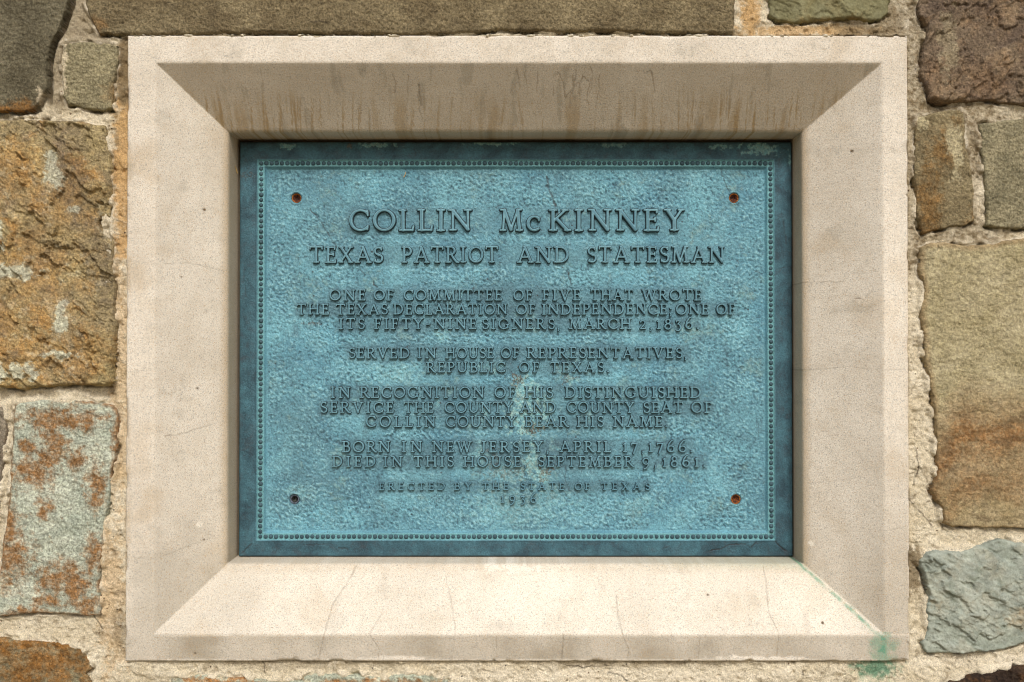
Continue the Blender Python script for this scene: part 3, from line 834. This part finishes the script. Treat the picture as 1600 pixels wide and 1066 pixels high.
# darker handled patina between the lines of lettering
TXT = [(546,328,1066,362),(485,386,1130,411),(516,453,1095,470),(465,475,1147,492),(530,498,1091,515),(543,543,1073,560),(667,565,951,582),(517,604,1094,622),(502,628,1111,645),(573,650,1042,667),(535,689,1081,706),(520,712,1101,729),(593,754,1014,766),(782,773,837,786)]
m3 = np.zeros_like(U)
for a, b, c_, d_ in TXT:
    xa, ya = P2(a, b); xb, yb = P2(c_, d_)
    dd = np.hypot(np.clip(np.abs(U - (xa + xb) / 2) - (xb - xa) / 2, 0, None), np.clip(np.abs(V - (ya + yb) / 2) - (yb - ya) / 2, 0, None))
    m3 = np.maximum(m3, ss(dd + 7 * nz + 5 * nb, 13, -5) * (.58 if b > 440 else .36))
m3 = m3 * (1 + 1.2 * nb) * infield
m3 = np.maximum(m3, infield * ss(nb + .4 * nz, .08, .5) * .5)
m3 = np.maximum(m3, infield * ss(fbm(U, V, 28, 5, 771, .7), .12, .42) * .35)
rimmask = 1 - ss(c, -1, 2)
# screw holes
SCREWS = [(463, 309.5, 'rust'), (1147, 309.5, 'rust'), (460, 780.5, 'grey'), (1150, 780.5, 'rust')]
for x, y, _k in SCREWS:
    a, b = P2(x, y)
    r = np.hypot(U - a, V - b)
    H = H + np.exp(-((r - 10.2) / 1.3) ** 2) * .8
    H = np.where(r < 8.6, np.minimum(H, FD - 1.0 - 9.0 * ss(r, 8.6, 6.6)), H)
    m1 = np.maximum(m1, ss(r, 8.8, 8.0) * .8)
field_mat = bronze_mat("patinated_field", (124, 184, 198), (108, 166, 184), (74, 104, 114), (160, 214, 220), hollow=(62, 104, 120), bump=.0009)
me = field_mesh("backplate", us, vs, H + PD, np.ones((len(vs) - 1, len(us) - 1), bool),
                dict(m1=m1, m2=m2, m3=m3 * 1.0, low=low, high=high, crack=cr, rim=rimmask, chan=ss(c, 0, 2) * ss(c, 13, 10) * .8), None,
                [(rect_loop(0, len(us) - 1, 0, len(vs) - 1, True), 20.0, 2)], PO)
# rim and field differ in tone through the 'rim' attribute
k = NM("plaque_bronze")
fld = k.mix(k.remap(k.noise(14, 5, .65, .4), .35, .65), lin((112, 167, 181)), lin((87, 139, 158)))
fld = k.mix(k.remap(k.noise(6.5, 3, .6), .46, .68, 0, .6), fld, lin((82, 120, 132)))
fld = k.mix(k.remap(k.noise(8, 3, .6, vec=None), .42, .28, 0, .5), fld, lin((112, 176, 194)))
fld = k.mix(k.remap(k.noise(75, 5, .7), .5, .75, 0, .4), fld, lin((84, 112, 122)))
fld = k.mix(k.attr("low"), fld, lin((58, 92, 106)))
fld = k.mix(k.attr("high"), fld, lin((156, 206, 216)))
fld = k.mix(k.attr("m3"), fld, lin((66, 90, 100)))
rimc_ = k.mix(k.remap(k.noise(22, 5, .7, .6), .35, .65), lin((70, 112, 126)), lin((44, 72, 84)))
rimc_ = k.mix(k.remap(k.noise(60, 5, .75, .4), .5, .72, 0, .6), rimc_, lin((66, 72, 78)))
fld = k.mix(k.attr("chan"), fld, lin((112, 166, 170)))
col = k.mix(k.attr("rim"), fld, rimc_)
col = k.mix(k.attr("m2"), col, k.mix(k.remap(k.noise(200, 3, .7), .42, .58), lin((128, 192, 198)), lin((176, 214, 206))))
col = k.mix(k.mul(k.attr("m1"), k.remap(k.noise(240, 3, .75), .46, .54, .1, 1)), col, k.mix(k.remap(k.noise(220, 3, .7), .42, .58), lin((52, 44, 38)), lin((108, 98, 80))))
col = k.mix(k.attr("crack"), col, lin((44, 34, 32)))
g = k.noise(420, 4, .7)
col = k.mix(1.0, col, k.grey(k.remap(g, .3, .7, .66, 1.34)), 'MULTIPLY')
col = k.mix(k.mul(k.remap(k.noise(260, 3, .7), .60, .68), .6), col, lin((44, 62, 70)))
plm = k.finish(col, .6, [(k.noise(280, 4, .75), .0013), (g, .0006)], spec=.4, metal=.1)
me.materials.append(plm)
link(bpy.data.objects.new("backplate", me), plaque)

# ---- beads: too small to pick apart one by one
bead_mat = bronze_mat("bead_bronze", (68, 98, 108), (48, 74, 84), (38, 48, 52), (120, 178, 184))
bv, bf = [], []
def bead(u, v, r, hgt):
    n0 = len(bv)
    base = PD - 3.0
    N = 9
    for ring, (rr, hh) in enumerate([(1.0, 0.0), (.92, .5), (.6, .88)]):
        for q in range(N):
            a = 2 * math.pi * q / N
            bv.append(((u + math.cos(a) * r * rr - 800) / 1000 - PO[0], -(base + hh * hgt) / 1000 - PO[1], (533 - (v - math.sin(a) * r * rr)) / 1000 - PO[2]))
    for ring in range(2):
        for q in range(N):
            q2 = (q + 1) % N
            bf.append((n0 + ring * N + q, n0 + ring * N + q2, n0 + (ring + 1) * N + q2, n0 + (ring + 1) * N + q))
    t = len(bv)
    bv.append(((u - 800) / 1000 - PO[0], -(base + hgt) / 1000 - PO[1], (533 - v) / 1000 - PO[2]))
    for q in range(N):
        bf.append((n0 + 2 * N + q, n0 + 2 * N + (q + 1) % N, t, t))
rb = random.Random(3)
off = 6.4
nh, nv = 98, 71
xa, xb, ya, yb = CL + off, CR - off, CT + off, CB - off
for q in range(nh + 1):
    for yy in (ya, yb):
        bead(xa + (xb - xa) * q / nh + rb.uniform(-.3, .3), yy + rb.uniform(-.3, .3), 4.0 + rb.uniform(-.5, .25), 3.6 + rb.uniform(-1.3, .5))
for q in range(1, nv):
    for xx in (xa, xb):
        bead(xx + rb.uniform(-.3, .3), ya + (yb - ya) * q / nv + rb.uniform(-.3, .3), 4.0 + rb.uniform(-.5, .25), 3.6 + rb.uniform(-1.3, .5))
bme = bpy.data.meshes.new("bead_border")
bme.from_pydata(bv, [], [tuple(dict.fromkeys(f)) for f in bf])
bme.polygons.foreach_set("use_smooth", np.ones(len(bme.polygons), bool))
bme.materials.append(bead_mat)
link(bpy.data.objects.new("bead_border", bme), plaque, kind="stuff")

# ---- screws
def screw_mesh(kind):
    rings = [(7.6, -9.0), (7.8, -1.6), (7.0, -1.7), (6.4, -4.2), (5.2, -5.0), (4.0, -5.0), (3.0, -8.0), (1.2, -8.4)]
    if kind == 'grey':
        rings = [(7.6, -4.5), (7.4, -1.2), (6.4, -1.0), (5.4, -3.6), (4.6, -9.0), (1.0, -9.4)]
    N = 24
    vv, ff = [], []
    for r, h in rings:
        for q in range(N):
            a = 2 * math.pi * q / N
            rr = r * (1 + (.10 * math.cos(4 * a) if 2 < r < 5 else 0))
            vv.append((math.cos(a) * rr / 1000, -h / 1000, math.sin(a) * rr / 1000))
    for i in range(len(rings) - 1):
        for q in range(N):
            q2 = (q + 1) % N
            ff.append((i * N + q, i * N + q2, (i + 1) * N + q2, (i + 1) * N + q))
    ff.append(tuple((len(rings) - 1) * N + q for q in range(N)))
    m = bpy.data.meshes.new("screw")
    m.from_pydata(vv, [], ff)
    m.polygons.foreach_set("use_smooth", np.ones(len(m.polygons), bool))
    m.polygons.foreach_set("material_index", np.array([0 if i < 3 * N else 1 for i in range(len(m.polygons))], np.int32))
    return m
def screw_mat(name, a, b, c3):
    k = NM(name)
    col = k.mix(k.remap(k.noise(260, 4, .7), .4, .6), lin(a), lin(b))
    col = k.mix(k.remap(k.noise(500, 2, .7), .5, .62), col, lin(c3))
    return k.finish(col, .7, [(k.noise(500, 3, .7), .0008)], spec=.3)
rustm = screw_mat("rusty_steel", (150, 84, 34), (80, 42, 24), (206, 132, 56))
corem = screw_mat("dark_rusted_steel", (52, 26, 18), (30, 18, 16), (110, 54, 26))
brightm = screw_mat("orange_rusted_steel", (70, 36, 20), (28, 18, 16), (160, 86, 32))
greyd = screw_mat("dark_hole", (44, 44, 42), (24, 24, 24), (80, 84, 80))
greym = screw_mat("dull_metal", (110, 122, 140), (60, 68, 78), (90, 96, 104))
for (x, y, kd), lb in zip(SCREWS, ["rusty screw", "rusty screw with a dark head", "dull grey screw deep in its hole", "bright orange rusted screw"]):
    m = screw_mesh(kd)
    m.materials.append(rustm if kd == 'rust' else greym)
    m.materials.append((brightm if x > 1000 and y > 700 else corem) if kd == 'rust' else greyd)
    o = bpy.data.objects.new("screw", m)
    a, b = P2(x, y)
    o.location = ((a - 800) / 1000 - PO[0], -(PD + FD) / 1000 - PO[1], (533 - b) / 1000 - PO[2])
    o.rotation_euler = (0, rb.uniform(0, 1.5), 0)
    link(o, plaque, label=lb)

# ---------------------------------------------------------------- lettering: Roman capitals drawn as tapered strokes
TK, TN, SR = .066, .044, .034
def ln(x0, y0, x1, y1, r0=TK, r1=None):
    r1 = r0 if r1 is None else r1
    return [(x0, y0, r0), (x1, y1, r1)]
def sf(x, y, l=.14, r=.14):
    """foot or head serif with slightly cupped ends"""
    return [(x - l, y, SR), (x, y, SR * 1.05), (x + r, y, SR)]
def stem(x, y0=0.0, y1=1.0, r=TK, lo=True, hi=True, sl=.14, srr=.14):
    s = [ln(x, y0 + SR, x, y1 - SR, r)]
    if lo: s.append(sf(x, y0 + SR, sl, srr))
    if hi: s.append(sf(x, y1 - SR, sl, srr))
    return s
def arc(cx, cy, rx, ry, a0, a1, n=18, tk=TK, tn=TN, r_end=None):
    out = []
    for i in range(n + 1):
        a = math.radians(a0 + (a1 - a0) * i / n)
        r = tn + (tk - tn) * abs(math.cos(a)) ** 1.3
        out.append((cx + rx * math.cos(a), cy + ry * math.sin(a), r))
    return out
def S_(w=.5, y0=0., y1=1.):
    h = y1 - y0
    cx = w / 2 + .02
    up = arc(cx, y0 + h * .735, w * .36, h * .215, 40, 270, 16, TN * 1.15, TN)
    mid = [(cx - w * .05, y0 + h * .53, TK * .98), (cx + w * .08, y0 + h * .47, TK * 1.05)]
    dn = arc(cx, y0 + h * .275, w * .40, h * .235, 90, -140, 16, TN * 1.25, TN)
    return [up[:-2] + mid + dn[2:], ln(up[0][0], up[0][1] + .07, up[0][0] + .01, up[0][1] - .07, SR), ln(dn[-1][0], dn[-1][1] + .09, dn[-1][0] - .01, dn[-1][1] - .05, SR)]
def GL(ch):
    C_ = lambda r=.46, w=1.: None
    if ch == 'A': return .92, [ln(.14, SR, .45, .97, TN), ln(.45, .97, .80, SR, TK), ln(.26, .34, .68, .34, TN * .9), sf(.13, SR, .12, .12), sf(.80, SR, .13, .13), ln(.40, .99, .46, .97, TN)]
    if ch == 'B': return .70, stem(.17, srr=.1) + [[(.17, 1 - SR, SR), (.34, 1 - SR, TN)] + arc(.36, .755, .20, .21, 90, -90) + [(.2, .535, TN)], [(.2, .535, TN), (.38, .535, TN)] + arc(.38, .285, .24, .25, 90, -90) + [(.17, SR, SR)]]
    if ch == 'C': return .86, [arc(.49, .5, .40, .46, 48, 312, 26), ln(.77, .93, .79, .72, SR), ln(.77, .07, .79, .24, SR * .9)]
    if ch == 'D': return .92, stem(.17, srr=.1) + [[(.17, 1 - SR, SR), (.36, 1 - SR, TN)] + arc(.36, .5, .44, .46, 90, -90, 22) + [(.17, SR, SR)]]
    if ch == 'E': return .66, stem(.17, srr=.1) + [ln(.17, 1 - SR, .54, 1 - SR, TN * .9), ln(.17, SR, .58, SR, TN * .9), ln(.17, .53, .46, .53, TN * .9), ln(.55, .99, .54, .84, SR), ln(.47, .61, .47, .45, SR), ln(.57, .02, .60, .18, SR)]
    if ch == 'F': return .62, stem(.17) + [ln(.17, 1 - SR, .53, 1 - SR, TN * .9), ln(.17, .52, .45, .52, TN * .9), ln(.54, .99, .53, .83, SR), ln(.46, .61, .46, .43, SR)]
    if ch == 'G': return .94, [arc(.49, .5, .40, .46, 48, 318, 26), ln(.77, .93, .79, .73, SR), ln(.80, .12, .80, .40, TK * .95), sf(.80, .42, .13, .10)]
    if ch == 'H': return .96, stem(.17) + stem(.79) + [ln(.17, .52, .79, .52, TN * .9)]
    if ch == 'I': return .38, stem(.19)
    if ch == 'J': return .46, stem(.28, .12, 1.0, lo=False) + [[(.28, .2, TK), (.26, .04, TK * .8), (.18, -.06, TN), (.06, -.05, TN * 1.2)]]
    if ch == 'K': return .86, stem(.17) + [ln(.22, .48, .68, .97, TN), ln(.32, .56, .76, SR, TK), sf(.68, 1 - SR, .13, .10), sf(.78, SR, .12, .12)]
    if ch == 'L': return .64, stem(.17, srr=.1) + [ln(.17, SR, .57, SR, TN * .9), ln(.56, .02, .60, .22, SR)]
    if ch == 'M': return 1.10, [ln(.19, SR, .25, .97, TN), ln(.25, .95, .54, .06, TK), ln(.54, .06, .84, .95, TN), ln(.84, .95, .92, SR, TK), sf(.18, SR, .12, .12), sf(.92, SR, .14, .13), sf(.21, 1 - SR, .12, .04), sf(.87, 1 - SR, .04, .13)]
    if ch == 'N': return .96, [ln(.18, SR, .18, .95, TN), ln(.19, .93, .80, .06, TK), ln(.80, .06, .80, .97, TN), sf(.18, SR, .12, .12), sf(.14, 1 - SR, .12, .1), sf(.80, 1 - SR, .13, .13)]
    if ch == 'O': return .96, [arc(.48, .5, .40, .46, 0, 360, 34)]
    if ch == 'P': return .66, stem(.17) + [[(.17, 1 - SR, SR), (.32, 1 - SR, TN)] + arc(.34, .72, .24, .25, 90, -90) + [(.17, .47, TN)]]
    if ch == 'R': return .80, stem(.17) + [[(.17, 1 - SR, SR), (.32, 1 - SR, TN)] + arc(.34, .735, .23, .23, 90, -90) + [(.17, .505, TN)], [(.36, .5, TK * .8), (.56, .2, TK), (.70, .04, TK * .9), (.82, .02, TN)]]
    if ch == 'S': return .56, S_(.56)
    if ch == 'T': return .80, stem(.40, hi=False) + [ln(.06, 1 - SR, .74, 1 - SR, TN * .9), ln(.06, .99, .05, .83, SR), ln(.74, .99, .75, .83, SR)]
    if ch == 'U': return .92, [[(.17, .96, TK), (.17, .40, TK)] + arc(.46, .36, .29, .32, 180, 360, 18) + [(.75, .96, TN)], sf(.17, 1 - SR), sf(.75, 1 - SR, .12, .12)]
    if ch == 'V': return .88, [ln(.14, .96, .44, .04, TK), ln(.44, .04, .74, .96, TN), sf(.14, 1 - SR), sf(.75, 1 - SR, .12, .12)]
    if ch == 'W': return 1.22, [ln(.13, .96, .37, .04, TK), ln(.37, .04, .60, .90, TN), ln(.60, .90, .84, .04, TK), ln(.84, .04, 1.09, .96, TN), sf(.13, 1 - SR, .12, .13), sf(1.09, 1 - SR, .12, .11), sf(.58, 1 - SR, .1, .08)]
    if ch == 'X': return .84, [ln(.14, .96, .70, SR, TK), ln(.70, .96, .14, SR, TN), sf(.15, 1 - SR, .12, .12), sf(.69, 1 - SR, .11, .11), sf(.14, SR, .11, .11), sf(.71, SR, .12, .12)]
    if ch == 'Y': return .82, [ln(.13, .96, .41, .48, TK), ln(.70, .96, .41, .48, TN), ln(.41, .5, .41, SR, TK), sf(.41, SR), sf(.13, 1 - SR, .12, .12), sf(.70, 1 - SR, .11, .11)]
    if ch == 'c': return .66, [arc(.36, .36, .28, .32, 50, 310, 22, TK, TN), ln(.55, .64, .56, .50, SR)]
    if ch == '1': return .40, stem(.22, 0, .80, hi=False) + [ln(.22, .78, .08, .70, SR)]
    if ch == '2': return .60, [arc(.29, .60, .19, .19, 160, -20, 14) + [(.40, .40, TK * .85), (.12, .06, TN)], ln(.10, .05, .52, .05, TK * .8), ln(.52, .03, .54, .16, SR)]
    if ch == '3': return .58, [ln(.12, .78, .46, .78, TN), ln(.46, .78, .26, .48, TN), arc(.22, .16, .25, .32, 85, -105, 18), ln(.12, .80, .11, .68, SR)]
    if ch == '6': return .66, [arc(.33, .30, .25, .27, 0, 360, 26), [(.08, .32, TK), (.14, .70, TK * .8), (.34, 1.02, TN), (.52, 1.12, TN * .9)]]
    if ch == '7': return .60, [ln(.08, .78, .52, .78, TN * 1.1), ln(.52, .77, .24, -.12, TK * .9, TK * .9), ln(.08, .82, .07, .64, SR)]
    if ch == '8': return .62, [arc(.31, .73, .18, .20, 0, 360, 22), arc(.31, .26, .24, .25, 0, 360, 24)]
    if ch == '9': return .66, [arc(.33, .52, .25, .28, 0, 360, 26), [(.58, .50, TK), (.54, .18, TK * .8), (.36, -.12, TN), (.16, -.22, TN)]]
    if ch == '.': return .26, [ln(.12, .06, .13, .06, .075)]
    if ch == ',': return .26, [[(.13, .06, .075), (.14, -.06, .05), (.07, -.18, .03)]]
    if ch == ';': return .30, [[(.15, .06, .075), (.16, -.06, .05), (.09, -.18, .03)], ln(.15, .55, .16, .55, .075)]
    if ch == '-': return .46, [ln(.08, .42, .36, .46, TN * 1.1)]
    raise KeyError(ch)

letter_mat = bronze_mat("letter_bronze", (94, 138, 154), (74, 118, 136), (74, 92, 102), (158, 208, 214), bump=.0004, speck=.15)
def glyph_arrays(ch, stepg=.0255):
    wd, strokes = GL(ch)
    xs = np.arange(-.16, wd + .18, stepg); ys = np.arange(-.34, 1.28, stepg)
    X, Y = np.meshgrid(xs, ys)
    d = np.full(X.shape, 9.0)
    kk = .022
    for s in strokes:
        ds = np.full(X.shape, 9.0)
        for (x0, y0, r0), (x1, y1, r1) in zip(s[:-1], s[1:]):
            ex, ey = x1 - x0, y1 - y0
            t = np.clip(((X - x0) * ex + (Y - y0) * ey) / (ex * ex + ey * ey + 1e-9), 0, 1)
            ds = np.minimum(ds, np.hypot(X - x0 - t * ex, Y - y0 - t * ey) - (r0 + (r1 - r0) * t))
        h = np.clip(.5 + .5 * (ds - d) / kk, 0, 1)
        d = ds * (1 - h) + d * h - kk * h * (1 - h)
    # drafted walls, slightly crowned top
    Hh = ss(d, .040, -.012) + np.clip(-d - .02, 0, .05) * 1.6 - ss(d, .04, .08) * .35
    kp = (d[:-1, :-1] < .07) & (d[1:, 1:] < .07) & (d[:-1, 1:] < .07) & (d[1:, :-1] < .07)
    ny, nx = X.shape
    idx = np.arange(nx * ny).reshape(ny, nx)
    q = np.stack([idx[:-1, :-1], idx[:-1, 1:], idx[1:, 1:], idx[1:, :-1]], -1)[kp]
    Vv = np.stack([X, -Hh, Y], -1).reshape(-1, 3)
    used = np.unique(q)
    rm = np.zeros(len(Vv), np.int32)
    rm[used] = np.arange(len(used))
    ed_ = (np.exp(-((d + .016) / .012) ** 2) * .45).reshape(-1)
    fl_ = (ss(d, -.006, .014) * .9).reshape(-1)  # dark sides also paint the shadow outline round each letter into the colour
    return wd, Vv[used], rm[q], (ed_[used], fl_[used])
_G = {}
def glyph(ch, bold=False):
    global TK, TN, SR
    TK, TN, SR = (.088, .064, .048) if bold else (.068, .045, .035)
    if bold:
        if ch + 'b' in _G:
            return _G[ch + 'b']
        wd, v_, q_, e_ = glyph_arrays(ch)
        _G[ch + 'b'] = (wd, new_mesh('numeral' if ch.isdigit() else 'letter', v_, q_, dict(edge=e_[0], flank_shade=e_[1] * .7), letter_mat), v_, q_, (e_[0], e_[1] * .7))
        return _G[ch + 'b']
    if ch not in _G:
        wd, v_, q_, e_ = glyph_arrays(ch)
        nm = 'numeral' if ch.isdigit() else 'punctuation_mark' if ch in '.,;-' else 'letter'
        _G[ch] = (wd, new_mesh(nm, v_, q_, dict(edge=e_[0], flank_shade=e_[1]), letter_mat), v_, q_, e_)
    return _G[ch]

TEXT = [
 ("top heading line in the largest letters", 328, 361.5, 7.0, [("COLLIN", 547, 735), ("Mc", 781, 843), ("KINNEY", 859, 1066)]),
 ("second heading line, in medium letters", 386, 411, 6.4, [("TEXAS", 485, 597), ("PATRIOT", 629, 777), ("AND", 809, 888), ("STATESMAN", 918, 1130)]),
 ("first small line of the upper paragraph", 453, 469.8, 5.6, [("ONE", 516, 571), ("OF", 585, 615), ("COMMITTEE", 631.5, 784), ("OF", 802.5, 831), ("FIVE", 848, 906), ("THAT", 923, 988.5), ("WROTE", 1003, 1095)]),
 ("widest line of the upper paragraph", 475.2, 491.8, 5.6, [("THE", 465, 514), ("TEXAS", 526, 605), ("DECLARATION", 615.5, 792), ("OF", 806.5, 836), ("INDEPENDENCE;", 847, 1049), ("ONE", 1056, 1106), ("OF", 1119, 1147)]),
 ("last line of the upper paragraph, ending in a date", 498, 514.5, 5.6, [("ITS", 530.5, 569), ("FIFTY-NINE", 586, 744), ("SIGNERS,", 754, 874), ("MARCH", 889, 985), ("2,1836.", 999, 1091)]),
 ("upper of two lines on serving in the house", 543.3, 560, 5.6, [("SERVED", 546, 640), ("IN", 653, 681), ("HOUSE", 696.5, 771), ("OF", 783, 811), ("REPRESENTATIVES,", 823.5, 1072)]),
 ("short line below it naming the republic", 566, 582, 5.6, [("REPUBLIC", 667, 789), ("OF", 811.5, 842), ("TEXAS.", 860, 951)]),
 ("first line of the recognition paragraph", 604.4, 621.7, 5.6, [("IN", 517.5, 547), ("RECOGNITION", 563, 756), ("OF", 773, 805), ("HIS", 820.5, 862.5), ("DISTINGUISHED", 883, 1094)]),
 ("middle line of the recognition paragraph", 628, 645, 5.6, [("SERVICE", 502, 615), ("THE", 632, 677), ("COUNTY", 695, 801), ("AND", 813, 868), ("COUNTY", 886, 989.5), ("SEAT", 1005, 1065.5), ("OF", 1080, 1110.5)]),
 ("last line of the recognition paragraph", 650, 667, 5.6, [("COLLIN", 572.5, 680), ("COUNTY", 697, 806), ("BEAR", 820, 887), ("HIS", 901.5, 942), ("NAME.", 958, 1042)]),
 ("line telling the birth", 689.2, 706.3, 5.6, [("BORN", 535.5, 609), ("IN", 628.5, 659), ("NEW", 676, 736), ("JERSEY,", 751.5, 857), ("APRIL", 875, 954), ("17,1766.", 973, 1081)]),
 ("line telling the death", 712.5, 729, 5.6, [("DIED", 520, 587), ("IN", 600, 628.5), ("THIS", 647, 708), ("HOUSE,", 724.5, 822), ("SEPTEMBER", 841, 988.5), ("9,", 1003.5, 1025), ("1861.", 1034.5, 1101)]),
 ("very small line below the paragraphs", 754, 765.5, 4.9, [("ERECTED", 593, 695), ("BY", 710.5, 736), ("THE", 754, 794), ("STATE", 813.5, 881), ("OF", 898, 921), ("TEXAS", 939.5, 1014)]),
 ("lowest short line, a year", 772.5, 785.5, 4.9, [("1936", 783, 837)]),
]
rl = random.Random(21)
n_small = 0
for lab, yt, yb_, hh, words in TEXT:
    small = lab.startswith("very small")
    line = None
    if not small:
        line = bpy.data.objects.new("text_line", None)
        a, b = pf(words[0][1], yb_)
        line.location = ((a - 800) / 1000 - PO[0], -(PD + FD) / 1000 - PO[1], (533 - b) / 1000 - PO[2])
        link(line, plaque, label=lab)
    jv, jq, je, jn = [], [], [], 0
    for word, xs_, xe_ in words:
        xa, yb2 = pf(xs_, yb_)
        xb, yt2 = pf(xe_, yt)
        cap = (yb2 - yt2)
        ws = [GL(ch)[0] for ch in word]
        W = xb - xa
        bear = .07
        nat = sum(ws) - 2 * .05
        # keep letter shapes close to natural and take the rest as spacing
        sx = min(1.12, max(.80, W / cap / (nat + (len(word) - 1) * .12)))
        if len(word) > 1:
            track = (W / cap - nat * sx) / (len(word) - 1)
            track = max(track, -.03)
        else:
            track = 0
        x = xa - .04 * cap * sx
        for ch, wd in zip(word, ws):
            _, me_, v_, q_, e_ = glyph(ch, yb_ > 750)
            jit = rl.uniform(-.012, .012)
            sc3 = (cap * sx / 1000, hh / 1000 * rl.uniform(.9, 1.08), cap / 1000 * rl.uniform(.985, 1.015))
            lx, ly, lz = (x - 800) / 1000, -(PD + FD + .6) / 1000, (533 - yb2 + jit * cap) / 1000
            if small:
                jv.append(v_ * np.array(sc3) + np.array([lx - PO[0], ly - PO[1], lz - PO[2]]))
                jq.append(q_ + jn)
                je.append(e_)
                jn += len(v_)
            else:
                o = bpy.data.objects.new(me_.name.split('.')[0], me_)
                o.scale = sc3
                o.location = (lx - PO[0] - line.location[0], ly - PO[1] - line.location[1], lz - PO[2] - line.location[2])
                o.rotation_euler = (0, rl.uniform(-.012, .012), 0)
                link(o, line)
            x += (wd * sx + track) * cap
    if small:
        me_ = new_mesh("small_lettering", np.vstack(jv), np.vstack(jq), dict(edge=np.concatenate([q[0] for q in je]), flank_shade=np.concatenate([q[1] for q in je])), letter_mat)
        link(bpy.data.objects.new("small_lettering", me_), plaque, label=lab, kind="stuff")

# ================================================================ SMALL STRAYS
def strand(name, pts, r, mat, **props):
    N = 6
    vv, ff = [], []
    P = [Vector(p) for p in pts]
    for i, p in enumerate(P):
        t = (P[min(i + 1, len(P) - 1)] - P[max(i - 1, 0)]).normalized()
        a = t.cross(Vector((0, 1, 0))).normalized(); b = t.cross(a)
        rr = r * (1 - .6 * i / len(P))
        for q in range(N):
            an = 2 * math.pi * q / N
            vv.append(p + a * math.cos(an) * rr + b * math.sin(an) * rr)
    for i in range(len(P) - 1):
        for q in range(N):
            ff.append((i * N + q, i * N + (q + 1) % N, (i + 1) * N + (q + 1) % N, (i + 1) * N + q))
    ff.append(tuple(range(N))[::-1]); ff.append(tuple((len(P) - 1) * N + q for q in range(N)))
    c0 = P[0]
    m = bpy.data.meshes.new(name)
    m.from_pydata([v - c0 for v in vv], [], ff)
    m.materials.append(mat)
    o = bpy.data.objects.new(name, m)
    o.location = c0
    link(o, **props)
def W3(x, y, h):
    a, b = px(x, y, h)
    return ((a - 800) / 1000, -h / 1000, (533 - b) / 1000)
k = NM("dry_straw")
straw = k.finish(k.mix(k.noise(300), lin((200, 170, 110)), lin((170, 140, 84))), .8)
strand("grass_stem", [W3(371, 271, -126), W3(369, 264, -122), W3(365, 255, -112), W3(361, 249, -100)], .0009, straw,
       label="dry yellow grass stem caught between the plaque and the frame", category="grass stem")
strand("straw_fragment", [W3(631, 277, -133.5), W3(633, 273, -132.5), W3(634, 269, -133)], .0008, straw,
       label="tiny pale straw fragment stuck under the top bead border", category="straw fragment")
